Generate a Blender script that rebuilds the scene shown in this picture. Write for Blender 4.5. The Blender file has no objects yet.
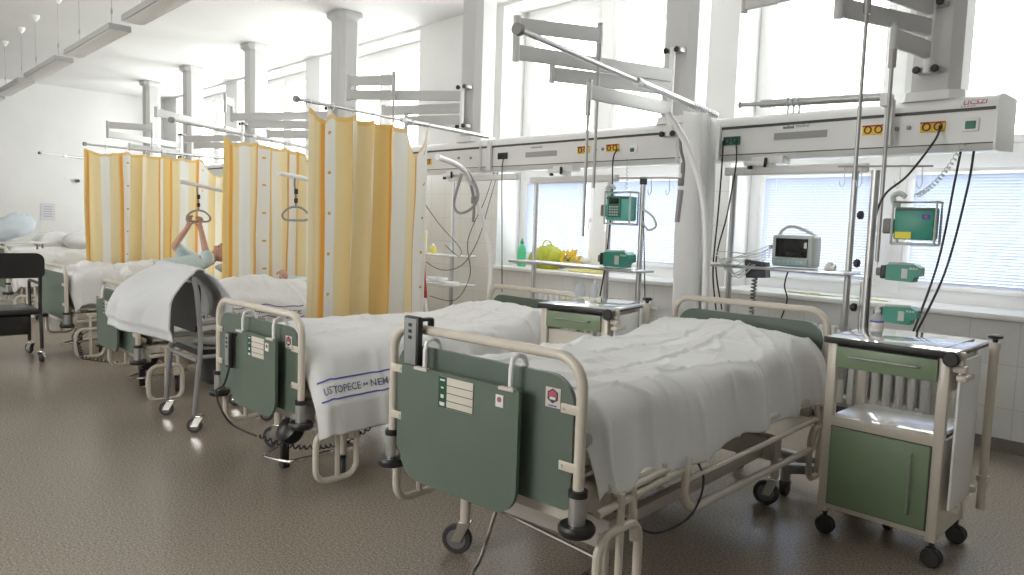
import bpy, bmesh, math, random
from mathutils import Vector, Matrix, noise, Euler
random.seed(7)
S = bpy.context.scene
COL = S.collection
PI = math.pi

# ------------------------------------------------------------------ camera
FPX = 734.46
CH = 1.45
RX = ((0.68628, 0.08609, -0.72222), (0.72654, -0.03479, 0.68624), (0.03395, -0.99568, -0.08642))
def at(u, v, **k):
    """the point in the room that shows at pixel (u, v) and has the given x, y or z"""
    c = (u-512, v-287.5, FPX)
    d = Vector([sum(RX[i][j]*c[j] for j in range(3)) for i in range(3)])
    (a, val), = k.items()
    i = 'xyz'.index(a)
    o = Vector((0, 0, CH))
    return o + d*((val-o[i])/d[i])
cd = bpy.data.cameras.new('camera')
cam = bpy.data.objects.new('camera', cd)
COL.objects.link(cam)
cd.sensor_width = 36
cd.lens = FPX/1024*36
cd.clip_start = .05
rt = Vector([RX[i][0] for i in range(3)]); up = -Vector([RX[i][1] for i in range(3)]); bk = -Vector([RX[i][2] for i in range(3)])
M = Matrix((rt, up, bk)).transposed().to_4x4()
M.translation = (0, 0, CH)
cam.matrix_world = M
S.camera = cam

# ------------------------------------------------------------------ materials
def nt(name):
    m = bpy.data.materials.new(name); m.use_nodes = True
    t = m.node_tree
    return m, t, t.nodes['Principled BSDF'], t.nodes['Material Output']
def mat(name, col, rough=.5, metal=0., var=0., vs=8., bump=0., bs=40., spec=.5, coat=0., trans=0., emis=None):
    m, t, b, o = nt(name)
    b.inputs['Base Color'].default_value = (*col, 1)
    b.inputs['Roughness'].default_value = rough
    b.inputs['Metallic'].default_value = metal
    b.inputs['Specular IOR Level'].default_value = spec
    b.inputs['Coat Weight'].default_value = coat
    b.inputs['Transmission Weight'].default_value = trans
    if emis:
        b.inputs['Emission Color'].default_value = (*emis[0], 1); b.inputs['Emission Strength'].default_value = emis[1]
    tc = t.nodes.new('ShaderNodeTexCoord')
    if var:
        n = t.nodes.new('ShaderNodeTexNoise'); n.inputs['Scale'].default_value = vs; n.inputs['Detail'].default_value = 4
        t.links.new(tc.outputs['Object'], n.inputs['Vector'])
        mr = t.nodes.new('ShaderNodeMapRange'); mr.inputs[1].default_value = .3; mr.inputs[2].default_value = .7
        mr.inputs[3].default_value = 1-var; mr.inputs[4].default_value = 1+var
        t.links.new(n.outputs['Fac'], mr.inputs[0])
        mx = t.nodes.new('ShaderNodeMix'); mx.data_type = 'RGBA'; mx.blend_type = 'MULTIPLY'
        mx.inputs[0].default_value = 1; mx.inputs[6].default_value = (*col, 1)
        t.links.new(mr.outputs[0], mx.inputs[7]); t.links.new(mx.outputs[2], b.inputs['Base Color'])
    if bump:
        n = t.nodes.new('ShaderNodeTexNoise'); n.inputs['Scale'].default_value = bs; n.inputs['Detail'].default_value = 3
        t.links.new(tc.outputs['Object'], n.inputs['Vector'])
        bp = t.nodes.new('ShaderNodeBump'); bp.inputs['Strength'].default_value = bump; bp.inputs['Distance'].default_value = .01
        t.links.new(n.outputs['Fac'], bp.inputs['Height']); t.links.new(bp.outputs[0], b.inputs['Normal'])
    return m

WHITE = mat('white paint', (.70, .70, .69), .6, var=.02, vs=2)
CEIL = mat('ceiling plaster', (.70, .70, .69), .8, var=.02, vs=1)
COLM = mat('grey column enamel', (.56, .56, .56), .45)
FRAME = mat('window frame plastic', (.82, .82, .82), .35)
LACQ = mat('bridge lacquer', (.74, .74, .735), .35)
LACQT = mat('bridge cover', (.80, .80, .80), .35)
ARM = mat('arm enamel', (.52, .52, .52), .4)
DARK = mat('dark seam', (.07, .07, .07), .5)
STEEL = mat('brushed steel', (.50, .50, .50), .34, .85, var=.05, vs=30)
POLE = mat('pole metal', (.42, .41, .40), .4, .7)
CHROME = mat('chrome', (.72, .71, .68), .14, 1.)
CREAM = mat('cream enamel', (.60, .545, .465), .32, var=.03, vs=12, coat=.2)
CREAMW = mat('cream plastic', (.60, .56, .49), .45, var=.03)
GREEN = mat('grey green laminate', (.108, .142, .112), .42, var=.05, vs=7, bump=.15, bs=200)
GREENL = mat('cabinet green laminate', (.20, .27, .165), .38, var=.04, vs=6)
BLACK = mat('black plastic', (.018, .018, .018), .4)
RUBBER = mat('grey rubber tyre', (.045, .045, .045), .55)
WHEELG = mat('wheel hub grey', (.17, .17, .17), .45)
GREY = mat('grey enamel', (.30, .30, .30), .4)
GREYD = mat('dark grey lacquer', (.18, .175, .17), .4)
MATTR = mat('mattress cover', (.42, .43, .44), .6, var=.1, bump=.3, bs=30)
TEAL = mat('pump teal', (.12, .46, .41), .4)
TEALG = mat('pump green', (.035, .27, .20), .4)
PALE = mat('pump pale grey', (.52, .56, .54), .45)
SCREEN = mat('screen glass', (.012, .012, .014), .08)
YEL = mat('socket yellow', (.85, .52, .03), .45)
RED = mat('red plastic', (.45, .03, .03), .4)
REDL = mat('pinkish red print', (.50, .08, .14), .5)
GREENP = mat('green socket', (.03, .17, .12), .4)
LABELG = mat('dark green label', (.015, .07, .035), .5)
PAPER = mat('label paper', (.62, .57, .50), .6)
PAPERW = mat('white paper', (.72, .72, .70), .6)
BLUE = mat('blue thread', (.10, .10, .42), .8)
BLUET = mat('woven letters', (.15, .15, .25), .8)
INK = mat('ink', (.06, .06, .07), .6)
SKIN = mat('skin', (.52, .30, .22), .55, var=.08, vs=20)
SHIRT = mat('pale blue shirt', (.52, .62, .64), .85, var=.06, vs=30, bump=.4, bs=40)
HAIR = mat('dark cap', (.05, .07, .07), .8)
STRAPM = mat('grey webbing', (.25, .25, .24), .8)
WTOP = mat('glossy white top', (.78, .78, .78), .07, coat=1.)
WSHELF = mat('white laminate shelf', (.74, .73, .71), .12, coat=.5)
STRIPY = mat('yellow label', (.80, .70, .05), .5)
REDM = mat('muted red print', (.33, .13, .13), .6)
PALE2 = mat('key panel grey', (.27, .28, .28), .45)
PHOTO = mat('faded notice', (.60, .60, .64), .7)
YFLOW = mat('yellow petals', (.90, .62, .02), .6)
YBAG = mat('lime bag', (.42, .44, .03), .45, var=.2, vs=12)
DNAVY = mat('navy plastic', (.02, .02, .035), .35)
WIREY = mat('yellow green wire', (.42, .48, .12), .5)
TRANSL = mat('lamp diffuser', (.66, .65, .64), .35, var=.03, vs=90)
LAMPB = mat('lamp body grey', (.42, .42, .415), .4)
PLAST = mat('glossy plastic wrapped pillow', (.76, .76, .76), .25, coat=.4)
CMODE = mat('commode frame grey', (.25, .25, .25), .4)

def cloth(name, col, bump=.25):
    m, t, b, o = nt(name)
    b.inputs['Base Color'].default_value = (*col, 1); b.inputs['Roughness'].default_value = .9
    b.inputs['Specular IOR Level'].default_value = .15; b.inputs['Sheen Weight'].default_value = .1
    tc = t.nodes.new('ShaderNodeTexCoord')
    n = t.nodes.new('ShaderNodeTexNoise'); n.inputs['Scale'].default_value = 14; n.inputs['Detail'].default_value = 6
    t.links.new(tc.outputs['Object'], n.inputs['Vector'])
    bp = t.nodes.new('ShaderNodeBump'); bp.inputs['Strength'].default_value = bump; bp.inputs['Distance'].default_value = .012
    t.links.new(n.outputs['Fac'], bp.inputs['Height']); t.links.new(bp.outputs[0], b.inputs['Normal'])
    return m
SHEET = cloth('white cotton sheet', (.78, .78, .78))
SHEETG = cloth('grey white duvet', (.66, .67, .69))

def translucent(name, col, tr=.5):
    m, t, b, o = nt(name)
    b.inputs['Base Color'].default_value = (*col, 1); b.inputs['Roughness'].default_value = .85
    b.inputs['Specular IOR Level'].default_value = .1
    tl = t.nodes.new('ShaderNodeBsdfTranslucent'); tl.inputs[0].default_value = (*col, 1)
    mx = t.nodes.new('ShaderNodeMixShader'); mx.inputs[0].default_value = tr
    t.links.new(b.outputs[0], mx.inputs[1]); t.links.new(tl.outputs[0], mx.inputs[2]); t.links.new(mx.outputs[0], o.inputs[0])
    return m
WCURT = translucent('white curtain', (.88, .88, .88), .5)
BLINDM = translucent('blind slats', (.62, .67, .78), .28)
FLOWB = translucent('bottle plastic', (.30, .85, .55), .6)
CLEARB = translucent('clear plastic', (.75, .78, .80), .6)

def curtain_mat():
    m, t, b, o = nt('striped curtain fabric')
    L = t.links.new
    uv = t.nodes.new('ShaderNodeUVMap')
    sp = t.nodes.new('ShaderNodeSeparateXYZ'); L(uv.outputs[0], sp.inputs[0])
    fr = t.nodes.new('ShaderNodeMath'); fr.operation = 'FRACT'; L(sp.outputs[0], fr.inputs[0])
    cr = t.nodes.new('ShaderNodeValToRGB'); cr.color_ramp.interpolation = 'LINEAR'
    Y1, Y2, W, O, B_ = (.76, .54, .22), (.78, .65, .38), (.80, .79, .75), (.76, .36, .07), (.83, .71, .46)
    st = [(0, Y1), (.10, Y1), (.105, O), (.125, O), (.13, Y2), (.22, Y2), (.225, W), (.34, W), (.345, B_), (.44, Y2), (.455, O), (.475, O), (.48, W),
          (.60, W), (.62, Y2), (.72, Y1), (.725, W), (.80, B_), (.82, Y2), (.93, Y2), (.935, O), (.95, O), (.955, W), (1., W)]
    e = cr.color_ramp.elements
    while len(e) > 1: e.remove(e[-1])
    e[0].position = 0; e[0].color = (*st[0][1], 1)
    for p, c in st[1:]:
        q = e.new(p); q.color = (*c, 1)
    L(fr.outputs[0], cr.inputs[0])
    # small ochre motifs down the white stripes
    def mth(op, a, bb):
        n = t.nodes.new('ShaderNodeMath'); n.operation = op
        for i, v in enumerate((a, bb)):
            if isinstance(v, (int, float)): n.inputs[i].default_value = v
            else: L(v, n.inputs[i])
        return n.outputs[0]
    du = mth('MULTIPLY', mth('SUBTRACT', fr.outputs[0], .54), 1.05)
    fv = mth('FRACT', mth('MULTIPLY', sp.outputs[1], 3.2), 0)
    dv = mth('MULTIPLY', mth('SUBTRACT', fv, .5), .3125)
    d = mth('SQRT', mth('ADD', mth('MULTIPLY', du, du), mth('MULTIPLY', dv, dv)), 0)
    on = mth('LESS_THAN', d, .013)
    mx = t.nodes.new('ShaderNodeMix'); mx.data_type = 'RGBA'
    L(on, mx.inputs[0]); L(cr.outputs[0], mx.inputs[6]); mx.inputs[7].default_value = (.62, .38, .12, 1)
    # top hem
    hem = mth('GREATER_THAN', sp.outputs[1], 1.825)
    hm = mth('MULTIPLY', hem, .75)
    m2 = t.nodes.new('ShaderNodeMix'); m2.data_type = 'RGBA'
    L(hm, m2.inputs[0]); L(mx.outputs[2], m2.inputs[6]); m2.inputs[7].default_value = (.76, .50, .16, 1)
    L(m2.outputs[2], b.inputs['Base Color']); b.inputs['Roughness'].default_value = .85; b.inputs['Specular IOR Level'].default_value = .1
    tl = t.nodes.new('ShaderNodeBsdfTranslucent'); L(m2.outputs[2], tl.inputs[0])
    ms = t.nodes.new('ShaderNodeMixShader'); ms.inputs[0].default_value = .48
    L(b.outputs[0], ms.inputs[1]); L(tl.outputs[0], ms.inputs[2]); L(ms.outputs[0], o.inputs[0])
    return m
CURT = curtain_mat()

def glass_mat():
    m, t, b, o = nt('window glass')
    tr = t.nodes.new('ShaderNodeBsdfTransparent'); tr.inputs[0].default_value = (.96, .98, .98, 1)
    gl = t.nodes.new('ShaderNodeBsdfGlossy'); gl.inputs['Roughness'].default_value = .02
    mx = t.nodes.new('ShaderNodeMixShader'); mx.inputs[0].default_value = .06
    t.links.new(tr.outputs[0], mx.inputs[1]); t.links.new(gl.outputs[0], mx.inputs[2]); t.links.new(mx.outputs[0], o.inputs[0])
    return m
GLASS = glass_mat()

def floor_mat():
    m, t, b, o = nt('speckled linoleum')
    L = t.links.new
    tc = t.nodes.new('ShaderNodeTexCoord')
    n1 = t.nodes.new('ShaderNodeTexNoise'); n1.inputs['Scale'].default_value = 95; n1.inputs['Detail'].default_value = 3; n1.inputs['Roughness'].default_value = .8
    n2 = t.nodes.new('ShaderNodeTexNoise'); n2.inputs['Scale'].default_value = .9; n2.inputs['Detail'].default_value = 4
    L(tc.outputs['Object'], n1.inputs['Vector']); L(tc.outputs['Object'], n2.inputs['Vector'])
    cr = t.nodes.new('ShaderNodeValToRGB')
    e = cr.color_ramp.elements
    e[0].position = .36; e[0].color = (.155, .130, .102, 1)
    e[1].position = .64; e[1].color = (.37, .32, .262, 1)
    L(n1.outputs['Fac'], cr.inputs[0])
    L(cr.outputs[0], b.inputs['Base Color'])
    mr = t.nodes.new('ShaderNodeMapRange'); mr.inputs[1].default_value = .35; mr.inputs[2].default_value = .65; mr.inputs[3].default_value = .27; mr.inputs[4].default_value = .27
    L(n2.outputs['Fac'], mr.inputs[0]); L(mr.outputs[0], b.inputs['Roughness'])
    b.inputs['Specular IOR Level'].default_value = .5
    bp = t.nodes.new('ShaderNodeBump'); bp.inputs['Strength'].default_value = .05; bp.inputs['Distance'].default_value = .01
    L(n1.outputs['Fac'], bp.inputs['Height'])
    return m
FLOOR = floor_mat()
BASEB = mat('speckled skirting', (.20, .18, .155), .5, var=.3, vs=90)

def tile_mat(name, swap):
    m, t, b, o = nt(name)
    L = t.links.new
    tc = t.nodes.new('ShaderNodeTexCoord'); mp = t.nodes.new('ShaderNodeMapping')
    mp.inputs['Rotation'].default_value = (PI/2, 0, PI/2) if swap else (PI/2, 0, 0)
    L(tc.outputs['Object'], mp.inputs[0])
    br = t.nodes.new('ShaderNodeTexBrick'); br.offset = 0; br.inputs['Scale'].default_value = 1
    br.inputs['Brick Width'].default_value = .30; br.inputs['Row Height'].default_value = .30; br.inputs['Mortar Size'].default_value = .0025
    br.inputs['Color1'].default_value = (.78, .78, .77, 1); br.inputs['Color2'].default_value = (.755, .755, .745, 1); br.inputs['Mortar'].default_value = (.60, .60, .59, 1)
    L(mp.outputs[0], br.inputs[0]); L(br.outputs[0], b.inputs['Base Color']); b.inputs['Roughness'].default_value = .22
    return m
TILE = tile_mat('white wall tiles', False)

# ------------------------------------------------------------------ mesh helpers
class MB:
    def __init__(s): s.bm = bmesh.new(); s.mats = []
    def mi(s, m):
        if m is None: return 0
        if m not in s.mats: s.mats.append(m)
        return s.mats.index(m)
    def _new(s, faces, m):
        i = s.mi(m)
        for f in faces: f.material_index = i
    def box(s, c, d, m=None, bev=0., rot=None, seg=2):
        r = bmesh.ops.create_cube(s.bm, size=1)
        vs = r['verts']
        for v in vs: v.co = Vector((v.co.x*d[0], v.co.y*d[1], v.co.z*d[2]))
        fs = set(f for v in vs for f in v.link_faces)
        if bev:
            es = list(set(e for f in fs for e in f.edges))
            q = bmesh.ops.bevel(s.bm, geom=es, offset=min(bev, min(d)*.45), segments=seg, affect='EDGES', profile=.5)
            fs = set(f for f in q['faces']) | set(f for f in fs if f.is_valid)
            vs = list(set(v for f in fs for v in f.verts))
            # all connected
            stack = list(vs); seen = set(vs)
            while stack:
                v = stack.pop()
                for e in v.link_edges:
                    w = e.other_vert(v)
                    if w not in seen: seen.add(w); stack.append(w)
            vs = list(seen); fs = set(f for v in vs for f in v.link_faces)
        T = Matrix.Translation(c) @ (rot.to_matrix().to_4x4() if rot is not None else Matrix.Identity(4))
        for v in vs: v.co = T @ v.co
        s._new(fs, m); return s
    def grid(s, P, m=None, close_u=False, close_v=False, uv=None):
        n, k = len(P), len(P[0])
        V = [[s.bm.verts.new(p) for p in row] for row in P]
        fs = []; lay = s.bm.loops.layers.uv.verify() if uv else None
        for i in range(n if close_u else n-1):
            for j in range(k if close_v else k-1):
                i2, j2 = (i+1) % n, (j+1) % k
                f = s.bm.faces.new((V[i][j], V[i2][j], V[i2][j2], V[i][j2])); fs.append(f)
                if uv:
                    for l, (a, b_) in zip(f.loops, ((i, j), (i2, j), (i2, j2), (i, j2))): l[lay].uv = uv[a][b_]
        s._new(fs, m); return V
    def tube(s, pts, r, m=None, n=10, closed=False, caps=True):
        pts = [Vector(p) for p in pts]
        N = len(pts); rings = []
        rr = r if hasattr(r, '__len__') else [r]*N
        prev = None
        for i, p in enumerate(pts):
            a = pts[(i-1) % N] if (closed or i) else p
            b_ = pts[(i+1) % N] if (closed or i < N-1) else p
            t = (b_-a)
            t = t.normalized() if t.length > 1e-9 else Vector((0, 0, 1))
            if prev is None:
                x = t.cross(Vector((0, 0, 1)))
                if x.length < .1: x = t.cross(Vector((0, 1, 0)))
            else:
                x = prev - t*prev.dot(t)
                if x.length < 1e-5: x = t.orthogonal()
            x.normalize(); y = t.cross(x); prev = x
            rings.append([p + (x*math.cos(2*PI*j/n) + y*math.sin(2*PI*j/n))*rr[i] for j in range(n)])
        V = s.grid(rings, m, close_u=closed, close_v=True)
        if caps and not closed:
            s._new([s.bm.faces.new(V[0]), s.bm.faces.new(list(reversed(V[-1])))], m)
        return s
    def cyl(s, a, b_, r, m=None, n=16, r2=None): return s.tube([a, b_], [r, r if r2 is None else r2], m, n)
    def lathe(s, prof, m=None, n=20, T=None):
        T = T or Matrix.Identity(4)
        R = [[T @ Vector((r*math.cos(2*PI*j/n), r*math.sin(2*PI*j/n), z)) for j in range(n)] for r, z in prof]
        V = s.grid(R, m, close_v=True)
        if prof[0][0] > 1e-4: s._new([s.bm.faces.new(V[0])], m)
        if prof[-1][0] > 1e-4: s._new([s.bm.faces.new(list(reversed(V[-1])))], m)
        return s
    def prism(s, outline, y0, y1, m=None, T=None, mside=None):
        """outline in (x, z), pushed from y0 to y1"""
        T = T or Matrix.Identity(4)
        a = [s.bm.verts.new(T @ Vector((x, y0, z))) for x, z in outline]
        b_ = [s.bm.verts.new(T @ Vector((x, y1, z))) for x, z in outline]
        n = len(a)
        s._new([s.bm.faces.new(a), s.bm.faces.new(list(reversed(b_)))], m)
        s._new([s.bm.faces.new((a[i], b_[i], b_[(i+1) % n], a[(i+1) % n])) for i in range(n)], mside or m)
        return s
    def ball(s, c, r, m=None, seg=14, sc=(1, 1, 1)):
        q = bmesh.ops.create_uvsphere(s.bm, u_segments=seg, v_segments=max(6, seg//2+2), radius=r)
        for v in q['verts']: v.co = Vector((v.co.x*sc[0]+c[0], v.co.y*sc[1]+c[1], v.co.z*sc[2]+c[2]))
        s._new(set(f for v in q['verts'] for f in v.link_faces), m); return s
    def obj(s, name, m=None, parent=None, ang=35, loc=None):
        bmesh.ops.recalc_face_normals(s.bm, faces=s.bm.faces)
        me = bpy.data.meshes.new(name); s.bm.to_mesh(me); s.bm.free()
        for mm in (s.mats or ([m] if m else [])): me.materials.append(mm)
        me.polygons.foreach_set('use_smooth', [True]*len(me.polygons))
        me.set_sharp_from_angle(angle=math.radians(ang))
        o = bpy.data.objects.new(name, me); COL.objects.link(o)
        if parent is not None: o.parent = parent
        if loc is not None: o.location = loc
        return o

def tag(o, label=None, cat=None, group=None, kind=None):
    for k, v in (('label', label), ('category', cat), ('group', group), ('kind', kind)):
        if v: o[k] = v
    return o
def thing(name, label, cat, loc=(0, 0, 0), rz=0, group=None):
    o = bpy.data.objects.new(name, None); COL.objects.link(o); o.location = loc; o.rotation_euler = (0, 0, rz)
    o.empty_display_size = .1
    return tag(o, label, cat, group)
def struct(name, mb, m): return tag(mb.obj(name, m), kind='structure')
def arc(c, r, a0, a1, n=6): return [(c[0]+r*math.cos(a0+(a1-a0)*i/n), c[1]+r*math.sin(a0+(a1-a0)*i/n)) for i in range(n+1)]
def rrect(x0, x1, z0, z1, rbl, rbr, rtr, rtl, n=7):
    return (arc((x0+rbl, z0+rbl), rbl, PI, 1.5*PI, n) + arc((x1-rbr, z0+rbr), rbr, 1.5*PI, 2*PI, n)
            + arc((x1-rtr, z1-rtr), rtr, 0, PI/2, n) + arc((x0+rtl, z1-rtl), rtl, PI/2, PI, n))
def smooth(pts, n=8, closed=False):
    """Catmull-Rom through the points"""
    P = [Vector(p) for p in pts]; out = []; N = len(P)
    rng = range(N) if closed else range(N-1)
    for i in rng:
        p0 = P[(i-1) % N] if (closed or i > 0) else P[i]
        p1, p2 = P[i], P[(i+1) % N]
        p3 = P[(i+2) % N] if (closed or i+2 < N) else P[(i+1) % N]
        for k in range(n):
            t = k/n
            out.append(.5*((2*p1) + (p2-p0)*t + (2*p0-5*p1+4*p2-p3)*t*t + (3*p1-p0-3*p2+p3)*t**3))
    if not closed: out.append(P[-1])
    return out
def cable(name, pts, r, m, label, group=None, n=8, cat='cable'):
    return tag(MB().tube(smooth(pts, n), r, None, 6).obj(name, m), label, cat, group)
def coil(a, b_, turns, R, sag=0):
    a, b_ = Vector(a), Vector(b_); d = b_-a; x = d.orthogonal().normalized(); y = d.normalized().cross(x); out = []
    N = turns*8
    for i in range(N+1):
        t = i/N; an = 2*PI*turns*t
        out.append(a+d*t + (x*math.cos(an)+y*math.sin(an))*R - Vector((0, 0, sag*4*t*(1-t))))
    return out
def text_mesh(s, size, ext=.0005, bold=0, name='lettering'):
    c = bpy.data.curves.new(name, 'FONT'); c.body = s; c.size = size; c.extrude = ext; c.offset = bold; c.resolution_u = 2
    o = bpy.data.objects.new(name, c); COL.objects.link(o)
    dg = bpy.context.evaluated_depsgraph_get(); dg.update()
    me = bpy.data.meshes.new_from_object(o.evaluated_get(dg))
    bpy.data.objects.remove(o)
    return me
def text_part(s, size, m, parent, loc, rot, name='lettering', sx=1, ext=.0005, bold=0):
    me = text_mesh(s, size, ext, bold, name); me.materials.clear(); me.materials.append(m)
    o = bpy.data.objects.new(name, me); COL.objects.link(o); o.parent = parent; o.location = loc; o.rotation_euler = rot; o.scale = (sx, 1, 1)
    return o

# ------------------------------------------------------------------ room
XL, XR, YB, YW, YG, ZC = -18.0, 2.6, -2.0, 5.9, 6.3, 4.0
struct('floor', MB().box(((XL+XR)/2, (YB+YW)/2+.3, -.05), (XR-XL, YW-YB+.8, .1)), FLOOR)
struct('ceiling', MB().box(((XL+XR)/2, (YB+YW)/2+.3, ZC+.05), (XR-XL, YW-YB+.8, .1)), CEIL)
struct('wall_left', MB().box((XL-.05, (YB+YW)/2+.3, ZC/2), (.1, YW-YB+.8, ZC)), WHITE)
struct('wall_right', MB().box((XR+.05, (YB+YW)/2+.3, ZC/2), (.1, YW-YB+.8, ZC)), WHITE)
FILL_WINS = [(-3.8, -1.8), (-9.8, -7.8)]   # openings added for fill daylight in the unseen wall behind the camera
fb = MB(); F0, F1 = 1.2, 3.0
fe = sorted([x for w in FILL_WINS for x in w])
for a, b_ in [(XL, fe[0])] + [(fe[i], fe[i+1]) for i in range(1, len(fe)-1, 2)] + [(fe[-1], XR)]: fb.box(((a+b_)/2, YB-.05, ZC/2), (b_-a, .1, ZC))
for a, b_ in FILL_WINS:
    fb.box(((a+b_)/2, YB-.05, F0/2), (b_-a, .1, F0)); fb.box(((a+b_)/2, YB-.05, (F1+ZC)/2), (b_-a, .1, ZC-F1))
struct('wall_front', fb, WHITE)
for i, (a, b_) in enumerate(FILL_WINS):
    w = MB(); c = (a+b_)/2
    for q in ((a, a+.06), (b_-.06, b_), (c-.04, c+.04)): w.box(((q[0]+q[1])/2, YB-.05, (F0+F1)/2), (q[1]-q[0], .08, F1-F0), None, .006)
    for z in (F0+.03, F1-.03): w.box((c, YB-.05, z), (b_-a, .08, .06), None, .006)
    struct(f'window_{i+6}', w, FRAME)  # frames of the added fill openings, no windows known on this wall
WINS = [(-3.45, -.95), (-6.50, -3.97), (-10.80, -8.14), (-13.95, -11.27), (-17.2, -14.5)]
SILL, HEAD = .95, 3.96
wb = MB()
edges = sorted([x for w in WINS for x in w])
solid = [(XL, edges[0])] + [(edges[i], edges[i+1]) for i in range(1, len(edges)-1, 2)] + [(edges[-1], XR)]
D = .5
for a, b_ in solid: wb.box(((a+b_)/2, YW+D/2, ZC/2), (b_-a, D, ZC), WHITE)
for a, b_ in WINS:
    wb.box(((a+b_)/2, YW+D/2, SILL/2-.02), (b_-a, D, SILL-.04), WHITE)
    wb.box(((a+b_)/2, YW+D/2, (HEAD+ZC)/2), (b_-a, D, ZC-HEAD), WHITE)
struct('wall_back', wb, WHITE)
struct('wall_tiling', MB().box(((XL+XR)/2, YW-.004, .475), (XR-XL, .008, .95)), TILE)
tt = MB()
for a, b_ in solid: tt.box(((a+b_)/2, YW-.004, 1.5), (b_-a, .008, 1.1))
struct('trim_1', tt, TILE)
struct('baseboard_back', MB().box(((XL+XR)/2, YW-.015, .045), (XR-XL, .014, .09)), BASEB)
struct('baseboard_left', MB().box((XL+.008, (YB+YW)/2, .045), (.014, YW-YB, .09)), BASEB)

for i, (a, b_) in enumerate(WINS):
    w = MB(); c = (a+b_)/2; ZT = 2.06
    fw = .10
    def bar(x0, x1, z0, z1, y=YG, d=.08): w.box(((x0+x1)/2, y, (z0+z1)/2), (abs(x1-x0), d, z1-z0), None, .006)
    bar(a, a+fw, SILL, HEAD); bar(b_-fw, b_, SILL, HEAD); bar(a+.05, b_-.05, HEAD-.09, HEAD, YG+.002); bar(a+.05, b_-.05, SILL, SILL+.10, YG+.002)
    bar(a+.05, b_-.05, ZT-.09, ZT+.09, YG-.003); bar(c-.09, c+.09, SILL+.05, HEAD-.05, YG-.007)
    for x0, x1 in ((a+fw, c-.09), (c+.09, b_-fw)):
        for z0, z1 in ((SILL+.1, ZT-.09), (ZT+.09, HEAD-.09)):
            s_ = .06
            for q in ((x0, x0+s_, z0, z1), (x1-s_, x1, z0, z1), (x0, x1, z0, z0+s_), (x0, x1, z1-s_, z1)): bar(*q, y=YG-.014 if q[1]-q[0] < .1 else YG-.016, d=.07)
    o = struct(f'window_{i+1}', w, FRAME)
    MB().box((c, YG+.01, (SILL+HEAD)/2), (b_-a-.1, .006, HEAD-SILL-.1)).obj('window_glass', GLASS, o)
    for xh in (c-.12, c+.12):
        MB().box((xh, YG-.06, 1.52), (.02, .03, .05), None, .004).box((xh, YG-.08, 1.47), (.018, .014, .12), None, .005).obj('window_handle', FRAME, o)
    sl = MB().box((c, (YW+YG)/2-.06, SILL-.015), (b_-a, YG-YW+.16, .04), None, .008)
    sl.obj('window_sill', LACQT, o)
# blinds in the lower lights
labs = ['closed white venetian blind in the lower right pane behind the near bedside cabinet', 'white venetian blind in the lower pane behind the patient monitor',
        'white venetian blind in the lower pane behind the teal infusion pump', 'white venetian blind in the lower pane behind the yellow flowers',]
k = 0
for i in (0, 1):
    a, b_ = WINS[i]; c = (a+b_)/2
    for x0, x1 in (((c+.16, b_-.17), (a+.17, c-.16)) if i == 0 else ((c+.16, b_-.17), (a+.17, c-.16))):
        bl = thing('venetian_blind', labs[k], 'blind', ((x0+x1)/2, YG-.085, 1.09), 0, 'venetian blinds in the lower window panes'); k += 1
        W_ = x1-x0; m = MB(); z = .02
        while z < .85:
            m.box((0, 0, z), (W_, .024, .0012), None, 0, Euler((math.radians(-62), 0, 0))); z += .0225
        m.obj('slats', BLINDM, bl)
        MB().box((0, 0, .875), (W_, .03, .03), None, .004).obj('head_rail', LACQT, bl)
        MB().box((0, 0, .005), (W_, .024, .012), None, .003).obj('bottom_rail', LACQT, bl)
        cc = MB()
        for q in (-.38, .38): cc.cyl((q*W_, -.014, 0), (q*W_, -.014, .87), .0015, None, 5)
        cc.obj('ladder_cord', LACQT, bl)

# ------------------------------------------------------------------ ceiling columns
def column(x, y, label, w=.31, d=.27):
    t = thing('ceiling_column', label, 'column', (x, y, 2.27), 0, 'grey posts carrying the supply bridge')
    ch = .055
    prof = [(-w/2+ch, -d/2), (w/2-ch, -d/2), (w/2, -d/2+ch), (w/2, d/2-ch), (w/2-ch, d/2), (-w/2+ch, d/2), (-w/2, d/2-ch), (-w/2, -d/2+ch)]
    def slab(z0, z1, k0=1., k1=1.):
        m = MB(); m.grid([[(px*k0, py*k0, z0) for px, py in prof], [(px*k1, py*k1, z1) for px, py in prof]], None, close_v=True)
        m.bm.faces.new([m.bm.verts.new((px*k0, py*k0, z0)) for px, py in prof]); m.bm.faces.new([m.bm.verts.new((px*k1, py*k1, z1)) for px, py in prof]); return m
    slab(0, ZC-2.27-.002).obj('shaft', COLM, t, 20)
    slab(ZC-2.27-.10, ZC-2.27-.06, 1.02, 1.35).obj('capital', COLM, t, 20)
    slab(ZC-2.27-.06, ZC-2.27-.003, 1.35, 1.35).obj('capital_plate', COLM, t, 20)
    slab(.0, .055, 1.22, 1.18).obj('base_plate', LACQT, t, 20)
    return t
COLS = [(-1.57, 5.02), (-3.39, 5.02), (-5.90, 5.02), (-8.40, 4.93), (-10.98, 4.93), (-13.55, 4.93), (-15.75, 4.93)]
CL = ['wide grey ceiling column nearest the camera, above the red lettering', 'grey ceiling column behind the empty swivel arms over the pump', 'grey ceiling column beside the near striped curtain rail end',
      'octagonal grey column with flared capital, right of the three far ones', 'slim grey column with flared capital above the middle striped curtain',
      'far grey column with capital left of the middle curtain', 'farthest grey column near the left end wall']
for (x, y), l in zip(COLS, CL): column(x, y, l)

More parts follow.
